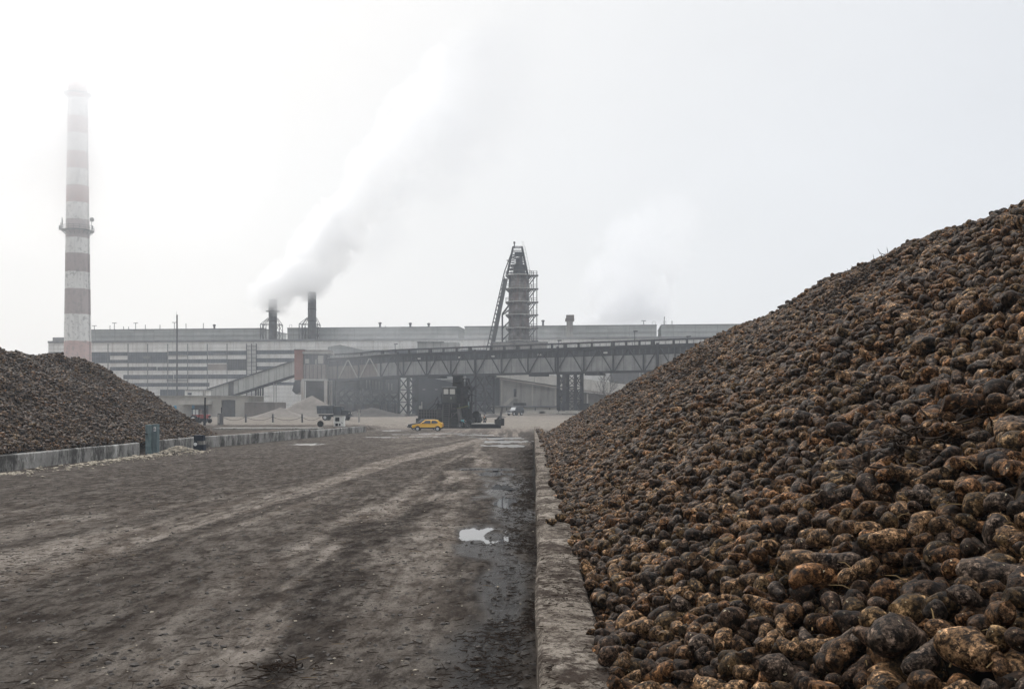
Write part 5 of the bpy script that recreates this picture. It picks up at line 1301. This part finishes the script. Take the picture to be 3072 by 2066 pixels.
# ------------------------------------------------------------------ people
def skin(name,chains,mat,parent,sub=1):
    me=bpy.data.meshes.new(name); vs=[];es=[];rs=[]; key={}
    for ch in chains:
        pr=None
        for p,rad in ch:
            k=tuple(round(c,4) for c in p)
            if k not in key: key[k]=len(vs); vs.append(p); rs.append(rad)
            if pr is not None: es.append((pr,key[k]))
            pr=key[k]
    me.from_pydata(vs,es,[]); me.update(); o=bpy.data.objects.new(name,me); col.objects.link(o); o.parent=parent
    m=o.modifiers.new('s','SKIN'); m.use_smooth_shade=True
    if not me.skin_vertices: me.skin_vertices.new()
    for i,sv in enumerate(me.skin_vertices[0].data): sv.radius=(rs[i],rs[i]); sv.use_root=(i==0)
    ss=o.modifiers.new('u','SUBSURF'); ss.levels=sub; ss.render_levels=sub
    me.materials.append(mat); return o
def person(label,loc,rz,J,jacket,trousers,scale=1.0):
    """J: joints in metres, facing +x; pel, chest, neck, head, and per side sho, elb, wri, hip, kne, ank."""
    r=thing('person',label,'person',loc,rz); V=Vector
    body=[[(J['pel'],.13),(J['chest'],.14),(J['neck'],.055),(J['head'],.098),(tuple(V(J['head'])+V(J.get('hd',(0,0,.10)))),.085)]]
    jk=[[(J['pel'],.155),(tuple(V(J['pel']).lerp(V(J['chest']),.55)),.15),(J['chest'],.165),(tuple(V(J['chest']).lerp(V(J['neck']),.75)),.085)]]
    tr=[]; 
    for sd_ in ('l','r'):
        a=J[sd_]; body.append([(J['chest'],.14),(a[0],.05),(a[1],.04),(a[2],.028)]); body.append([(J['pel'],.13),(a[3],.075),(a[4],.052),(a[5],.036),(tuple(V(a[5])+V((.15,0,-.04))),.035)])
        jk.append([(J['chest'],.165),(a[0],.078),(a[1],.06),(tuple(V(a[1]).lerp(V(a[2]),.9)),.048)])
        tr.append([(J['pel'],.15),(a[3],.098),(a[4],.075),(tuple(V(a[4]).lerp(V(a[5]),.95)),.062)])
    bo=skin('body',body,M['skin'],r)
    skin('jacket',jk,jacket,r); skin('trousers',tr,trousers,r)
    hm_=V(J['head']); hd=V(J.get('hd',(0,0,.10)))
    MB().lathe([(.115,.0),(.118,.05),(.10,.11),(.05,.15)],tuple(hm_+hd*.35-V((.02,0,0))),16).build('hair',M['hair'],r,local=True,smooth=True)
    for sd_ in ('l','r'):                                            # hand: palm and five fingers, slightly curled
        e,wv=V(J[sd_][1]),V(J[sd_][2]); d=(wv-e).normalized(); sidev=d.cross(V((0,1,0))).normalized(); palm=wv+d*.05; mb=MB()
        mb.tube([wv,palm+d*.03],[.03,.036],8)
        for k in range(4):
            b=palm+d*.03+sidev*(k-1.5)*.017; L_=(.06,.075,.07,.055)[k]; mb.tube([b,b+d*L_*.5,b+d*L_+V((0,.012,-.008))],[.010,.009,.007],6)
        mb.tube([palm-sidev*.03,palm-sidev*.055+d*.03,palm-sidev*.05+d*.055],[.011,.010,.008],6); mb.build('hand',M['skin'],r,local=True,smooth=True)
    for sd_ in ('l','r'):
        a=V(J[sd_][5]); MB().box((a.x+.07,a.y,.05+a.z-.08),(.28,.10,.09)).build('shoe',M['black'],r,local=True,bevel=.03)
    MB().lathe([(.004,0),(.018,.02),(.012,.035)],tuple(hm_+V((.10,0,-.01))),8,'X').build('nose',M['skin'],r,local=True)
    for y_ in(-.035,.035): MB().lathe([(.002,0),(.012,.004),(.002,.012)],tuple(hm_+V((.088,y_,.03))),8,'X').build('eye',M['black'],r,local=True)
    for y_ in(-.10,.10): MB().box(tuple(hm_+V((-.01,y_,.01))),(.05,.03,.07)).build('ear',M['skin'],r,local=True,bevel=.01)
    MB().box(tuple(hm_+V((.092,0,-.06))),(.01,.05,.012)).build('mouth',M['tractor_red'],r,local=True)
    r.scale=(scale,)*3; return r
stand=dict(pel=(0,0,.96),chest=(.02,0,1.34),neck=(.03,0,1.50),head=(.05,0,1.62),
 l=((.02,.19,1.42),(.02,.24,1.13),(.10,.25,.88),(0,.10,.90),(.02,.11,.50),(0,.11,.09)), r=((.02,-.19,1.42),(-.02,-.24,1.13),(.06,-.25,.88),(0,-.10,.90),(.03,-.11,.50),(0,-.11,.09)))
walk=dict(stand); walk['l']=((.02,.19,1.42),(-.14,.23,1.16),(-.10,.25,.92),(0,.10,.90),(.18,.11,.52),(.20,.11,.10)); walk['r']=((.02,-.19,1.42),(.16,-.23,1.16),(.32,-.22,1.02),(0,-.10,.90),(-.02,-.11,.50),(-.26,-.11,.14))
lx,ly=GX(1077,186),186.
person('person in dark jacket and grey trousers walking past the dark bank',(lx,ly,float(gz(lx,ly))),R(-80),walk,M['dark_cloth'],M['grey_cloth'],1.03)
person('person in dark green jacket standing behind the machine platform',(GX(1454,141),141,float(gz(GX(1454,141),141))+.02),R(95),stand,M['green_cloth'],M['dark_cloth'])
bend=dict(pel=(-.12,0,.93),chest=(.30,0,1.10),neck=(.45,0,1.10),head=(.55,0,1.04),hd=(.09,0,-.03),
 l=((.30,.18,1.12),(.42,.24,.90),(.55,.22,.78),(-.10,.10,.88),(.0,.11,.49),(-.12,.11,.09)), r=((.30,-.18,1.12),(.40,-.24,.88),(.52,-.22,.76),(-.10,-.10,.88),(.06,-.11,.50),(-.02,-.11,.09)))
bxx,byy=GX(1391,134.6),134.6; gzb=float(gz(bxx,byy))
person('person in teal jacket bent over the bicycle beside the machine',(bxx-.35,byy+.55,gzb),R(-12),bend,M['teal_cloth'],M['dark_cloth'],1.04)
r=thing('bicycle','old dark bicycle held by the bending person','bicycle',(bxx,byy,gzb),R(8))
for x in (-.53,.53):
    ring=[(x+.33*math.cos(a),0,.345+.33*math.sin(a)) for a in [2*math.pi*i/28 for i in range(29)]]
    wv=MB().tube(ring,.02,6).build('wheel',M['steel_mid'],r,local=True); mb=MB()
    for i in range(12): mb.bar((x,0,.345),(x+.32*math.cos(i*math.pi/6),0,.345+.32*math.sin(i*math.pi/6)),.006)
    mb.build('spokes',M['rim'],wv,local=True)
mb=MB()
for a,b in (((-.53,0,.345),(-.18,0,.82)),((-.53,0,.345),(-.08,0,.33)),((-.08,0,.33),(-.20,0,.88)),((-.08,0,.33),(.36,0,.80)),((-.19,0,.80),(.36,0,.86)),((.53,0,.345),(.34,0,.95))): mb.tube([a,b],.018,6)
mb.build('frame',M['steel_mid'],r,local=True); MB().tube([(.28,-.28,1.0),(.36,-.1,.97),(.36,.1,.97),(.28,.28,1.0)],.015,6).build('handlebar',M['rim'],r,local=True)
MB().box((-.21,0,.92),(.26,.14,.06)).build('saddle',M['black'],r,local=True,bevel=.02); MB().bb((-.72,-.07,.74),(-.34,.07,.76)).build('carrier',M['steel_mid'],r,local=True)
mb=MB(); mb.lathe([(.02,-.03),(.09,-.02),(.09,.02),(.02,.03)],(-.08,0,.33),14,'Y'); mb.bar((-.08,.08,.33),(.06,.08,.24),.02); mb.bar((-.08,-.08,.33),(-.22,-.08,.42),.02); mb.box((.06,.12,.24),(.09,.08,.02)); mb.box((-.22,-.12,.42),(.09,.08,.02)); mb.build('pedals',M['black'],r,local=True)
# ------------------------------------------------------------------ steam
def plume(name,label,pts,Y0,amp,noise_scale,aniso,color,hard=4.0,axis='x',hull=1.3,nz=1.3,depth=1.0,step=1.0,blue=None):
    """pts: [(px, py_centre, half-height px, density factor)] along the drift; a soft tube of vapour hung at depth Y0."""
    k=F/Y0; P3=[((a-CX)/k,CAMZ-(b-HY)/k,h/k,d) for a,b,h,d in pts]
    org=Vector((P3[0][0],Y0,P3[0][1]))
    key=0 if axis=='x' else 1
    t0=P3[0][key]; t1=P3[-1][key]; other=1-key
    m=bpy.data.materials.new(name+'_vapour'); m.use_nodes=True; t=m.node_tree; t.nodes.remove(t.nodes['Principled BSDF'])
    def N_(ty,**kw):
        n=t.nodes.new(ty)
        for a,v in kw.items(): setattr(n,a,v)
        return n
    Lk=t.links.new
    def mth(op,a,b=None,clamp=False):
        n=N_('ShaderNodeMath',operation=op); n.use_clamp=clamp
        for i,v in enumerate((a,b)):
            if v is None: continue
            if isinstance(v,(int,float)): n.inputs[i].default_value=v
            else: Lk(v,n.inputs[i])
        return n.outputs[0]
    tc=N_('ShaderNodeTexCoord'); sx=N_('ShaderNodeSeparateXYZ'); Lk(tc.outputs['Object'],sx.inputs[0])
    ax=sx.outputs[0] if axis=='x' else sx.outputs[2]; ot=sx.outputs[2] if axis=='x' else sx.outputs[0]
    u=mth('DIVIDE',ax,(t1-t0),True)
    oo=[p[other]-(org.z if axis=='x' else org.x) for p in P3]; lo,hi=min(oo)-1e-3,max(oo)+1e-3; hm_=max(p[2] for p in P3); dm=max(p[3] for p in P3)
    def curve(vals):
        fc=N_('ShaderNodeFloatCurve'); c=fc.mapping.curves[0]; xs=[(p[key]-t0)/(t1-t0) for p in P3]
        while len(c.points)<len(xs): c.points.new(.5,.5)
        for i,(a,b) in enumerate(zip(xs,vals)): c.points[i].location=(a,b); c.points[i].handle_type='AUTO_CLAMPED'
        fc.mapping.update(); Lk(u,fc.inputs['Value']); return fc.outputs[0]
    c=mth('ADD',mth('MULTIPLY',curve([(q-lo)/(hi-lo) for q in oo]),hi-lo),lo)
    h=mth('MULTIPLY',curve([p[2]/hm_ for p in P3]),hm_); d=mth('MULTIPLY',curve([p[3]/dm for p in P3]),dm*amp)
    dz=mth('DIVIDE',mth('SUBTRACT',ot,c),h); dy=mth('DIVIDE',sx.outputs[1],mth('MULTIPLY',h,depth))
    rr=mth('SQRT',mth('ADD',mth('MULTIPLY',dz,dz),mth('MULTIPLY',dy,dy)))
    # vapour billows: two noise octaves drifting with the plume
    nt1=N_('ShaderNodeTexNoise'); nt1.inputs['Scale'].default_value=noise_scale; nt1.inputs['Detail'].default_value=5; nt1.inputs['Roughness'].default_value=.6; nt1.inputs['Distortion'].default_value=.6; Lk(tc.outputs['Object'],nt1.inputs['Vector'])
    e=mth('ADD',mth('SUBTRACT',1.0,rr),mth('MULTIPLY',mth('SUBTRACT',nt1.outputs['Fac'],.5),nz*2))
    ends=mth('MULTIPLY',mth('MULTIPLY',u,14,True),mth('MULTIPLY',mth('SUBTRACT',1.0,u),5,True))
    den=mth('MULTIPLY',mth('MULTIPLY',mth('MULTIPLY',e,hard,True),mth('MULTIPLY',mth('SUBTRACT',hull*1.02,rr),3,True)),mth('MULTIPLY',d,ends))
    v=N_('ShaderNodeVolumePrincipled'); v.inputs['Color'].default_value=(*color,1); v.inputs['Anisotropy'].default_value=aniso; v.inputs['Density Attribute'].default_value=''
    Lk(den,v.inputs['Density']); Lk(v.outputs[0],t.nodes['Material Output'].inputs['Volume'])
    m.cycles.volume_step_rate=step
    mb=MB(); n=18; vs=[]; fs=[]
    S=[]                                            # resampled axis
    for i in range(len(P3)-1):
        for j in range(4): S.append(tuple(P3[i][q]+(P3[i+1][q]-P3[i][q])*j/4 for q in range(4)))
    S.append(P3[-1])
    for (x,z,hh,_) in S:
        for j in range(n):
            a=2*math.pi*j/n; o_=hh*hull*math.cos(a); y_=hh*hull*depth*math.sin(a)
            vs.append((x,Y0+y_,z+o_) if axis=='x' else (x+o_,Y0+y_,z))
    k_=len(S)
    for i in range(k_-1):
        for j in range(n): fs.append((i*n+j,(i+1)*n+j,(i+1)*n+(j+1)%n,i*n+(j+1)%n))
    fs.append(tuple(range(n-1,-1,-1))); fs.append(tuple((k_-1)*n+j for j in range(n)))
    o=MB().add([Vector(v_)-org for v_ in vs],fs).build(name,m); o.location=org
    bpy.context.view_layer.update()
    import bmesh
    bm=bmesh.new(); bm.from_mesh(o.data); bmesh.ops.recalc_face_normals(bm,faces=bm.faces); bm.to_mesh(o.data); bm.free()
    tag(o,label,'steam',kind='stuff'); return o
plume('steam','thick white steam rolling from the two dark stacks and drifting up right',
  [(732,890,30,1.2),(795,872,66,1.5),(860,836,96,1.5),(930,778,124,1.3),(1000,705,142,1.),(1070,610,152,.62),(1140,510,165,.38),(1220,415,180,.22),(1320,320,195,.12),(1460,230,200,.04)],
  285.,.30,.14,.22,(1,1,1),hard=3.8,nz=1.6,hull=1.2,depth=.5,step=.14)
plume('steam','faint grey steam rising from the hall roof right of the vent shaft',
  [(1845,985,150,1.),(1875,930,150,1.),(1900,860,160,.75),(1920,780,170,.5),(1955,700,160,.34),(2000,620,150,.22),(2040,540,130,.08)],
  292.,.17,.12,.1,(.95,.955,.965),hard=2.4,axis='z',nz=1.4,hull=1.2,depth=.5,step=.2)
plume('smoke','wide thin grey smoke drifting up beyond the white steam',
  [(960,800,80,.2),(1060,700,170,.8),(1150,590,205,1.),(1250,470,240,1.),(1370,350,270,.85),(1500,250,270,.6),(1680,160,240,.2)],
  300.,.028,.085,0.,(.80,.81,.83),hard=1.6,nz=1.2,hull=1.2,depth=.5,step=.25)
plume('steam','low white wisp of steam trailing along the hall roof behind the kiln',
  [(960,1015,26,.6),(1080,1005,40,1.),(1250,1012,48,.8),(1420,1018,50,.9),(1560,1015,46,1.),(1700,1022,40,.7),(1820,1020,30,.3)],
  268.,.035,.16,0.,(1,1,1),hard=1.6,nz=1.3,hull=1.25,depth=.8,step=.25)
plume('steam','thin dusty vapour drifting under the left end of the bridge',
  [(850,1120,60,.3),(930,1110,100,1.),(1040,1135,110,1.),(1150,1150,100,.8),(1280,1165,90,.5),(1400,1170,70,.2)],
  228.,.016,.12,0.,(1,1,1),hard=1.4,nz=1.1,hull=1.2,depth=.6,step=.3)
plume('fog_bank','white fog swallowing the top of the banded chimney',
  [(130,800,720,.0),(130,720,720,.13),(130,640,720,.28),(130,560,720,.58),(130,480,720,.85),(130,380,720,1.),(130,280,720,.95),(130,180,720,.75),(130,100,700,.4)],
  262.,.10,.03,.5,(1,1,1),hard=1.2,axis='z',nz=.25,hull=1.1,depth=.3,step=.4)
HAZE=.0006
# ------------------------------------------------------------------ camera, sky, light, air
cam=bpy.data.cameras.new('camera'); co=bpy.data.objects.new('camera',cam); col.objects.link(co)
co.location=(0,0,CAMZ); co.rotation_euler=(R(90),0,0)
cam.sensor_width=36; cam.lens=36*F/3072; cam.shift_y=(HY-1033)/3072; cam.clip_end=9000; cam.clip_start=.1
sc.camera=co
SAZ,SEL=R(-26),R(34)
sd=Vector((math.sin(SAZ)*math.cos(SEL),math.cos(SAZ)*math.cos(SEL),math.sin(SEL)))
su=bpy.data.lights.new('sun','SUN'); so=bpy.data.objects.new('sun',su); col.objects.link(so)
su.energy=1.5; su.angle=R(14); su.color=(1,.95,.88); so.rotation_euler=sd.to_track_quat('Z','Y').to_euler()
wd=bpy.data.worlds.new('World'); sc.world=wd; wd.use_nodes=True; nt=wd.node_tree; bg=nt.nodes['Background']
def N(t,**k):
    n=nt.nodes.new(t)
    for a,v in k.items(): setattr(n,a,v)
    return n
L=nt.links.new
sky=N('ShaderNodeTexSky',sky_type='NISHITA'); sky.sun_disc=False; sky.sun_elevation=SEL; sky.sun_rotation=SAZ; sky.dust_density=4
tc=N('ShaderNodeTexCoord'); dot=N('ShaderNodeVectorMath',operation='DOT_PRODUCT'); dot.inputs[1].default_value=sd
L(tc.outputs['Generated'],dot.inputs[0])
mr=N('ShaderNodeMapRange'); mr.interpolation_type='SMOOTHSTEP'; mr.inputs['From Min'].default_value=.50; mr.inputs['From Max'].default_value=1.02
L(dot.outputs['Value'],mr.inputs[0])
nz=N('ShaderNodeTexNoise'); nz.inputs['Scale'].default_value=2.6; nz.inputs['Detail'].default_value=5; nz.inputs['Roughness'].default_value=.55
mp=N('ShaderNodeMapping'); mp.inputs['Scale'].default_value=(1,1,1.6); L(tc.outputs['Generated'],mp.inputs[0]); L(mp.outputs[0],nz.inputs['Vector'])
cl=N('ShaderNodeMix',data_type='RGBA'); cl.inputs[6].default_value=(7.9,8.1,8.45,1); cl.inputs[7].default_value=(9.15,9.15,9.1,1)
L(mr.outputs[0],cl.inputs[0])
vr=N('ShaderNodeMapRange'); vr.inputs['From Min'].default_value=.3; vr.inputs['From Max'].default_value=.7; vr.inputs['To Min'].default_value=.975; vr.inputs['To Max'].default_value=1.025
L(nz.outputs['Fac'],vr.inputs[0])
sp=N('ShaderNodeSeparateXYZ'); L(tc.outputs['Generated'],sp.inputs[0])
zr=N('ShaderNodeMapRange'); zr.interpolation_type='SMOOTHSTEP'; zr.inputs['From Min'].default_value=.38; zr.inputs['From Max'].default_value=.92; zr.inputs['To Min'].default_value=1; zr.inputs['To Max'].default_value=4.2; L(sp.outputs[2],zr.inputs[0])
zm=N('ShaderNodeMath',operation='MULTIPLY'); L(vr.outputs[0],zm.inputs[0]); L(zr.outputs[0],zm.inputs[1])
bk=N('ShaderNodeMapRange'); bk.interpolation_type='SMOOTHSTEP'; bk.inputs['From Min'].default_value=-.35; bk.inputs['From Max'].default_value=.35; bk.inputs['To Min'].default_value=.55; bk.inputs['To Max'].default_value=1; L(sp.outputs[1],bk.inputs[0])
zb=N('ShaderNodeMath',operation='MULTIPLY'); L(zm.outputs[0],zb.inputs[0]); L(bk.outputs[0],zb.inputs[1]); zm=zb
ml=N('ShaderNodeVectorMath',operation='SCALE'); L(cl.outputs[2],ml.inputs[0]); L(zm.outputs[0],ml.inputs['Scale'])
mx=N('ShaderNodeMix',data_type='RGBA'); mx.inputs[0].default_value=.92; L(sky.outputs[0],mx.inputs[6]); L(ml.outputs[0],mx.inputs[7])
L(mx.outputs[2],bg.inputs['Color']); bg.inputs['Strength'].default_value=.1
def volume_mat(name,color,dens,aniso=.3):
    m=bpy.data.materials.new(name); m.use_nodes=True; t=m.node_tree
    t.nodes.remove(t.nodes['Principled BSDF']); v=t.nodes.new('ShaderNodeVolumePrincipled')
    v.inputs['Color'].default_value=(*color,1); v.inputs['Density'].default_value=dens; v.inputs['Anisotropy'].default_value=aniso
    v.inputs['Density Attribute'].default_value=''
    t.links.new(v.outputs[0],t.nodes['Material Output'].inputs['Volume']); return m,t,v
hm,_,_=volume_mat('haze_air',(.87,.93,1.0),HAZE,.2)
tag(MB().bb((-330,-40,-1.5),(260,420,108)).build('haze',hm),'thin grey industrial haze filling the yard','haze',kind='stuff')
sc.view_settings.view_transform='Standard'; sc.view_settings.look='None'; sc.view_settings.exposure=0; sc.view_settings.gamma=1
cy=sc.cycles; cy.max_bounces=32; cy.diffuse_bounces=2; cy.glossy_bounces=2; cy.transmission_bounces=2; cy.volume_bounces=32; cy.transparent_max_bounces=32
cy.use_denoising=True; cy.volume_step_rate=1.0; cy.volume_max_steps=400; cy.caustics_reflective=False; cy.caustics_refractive=False
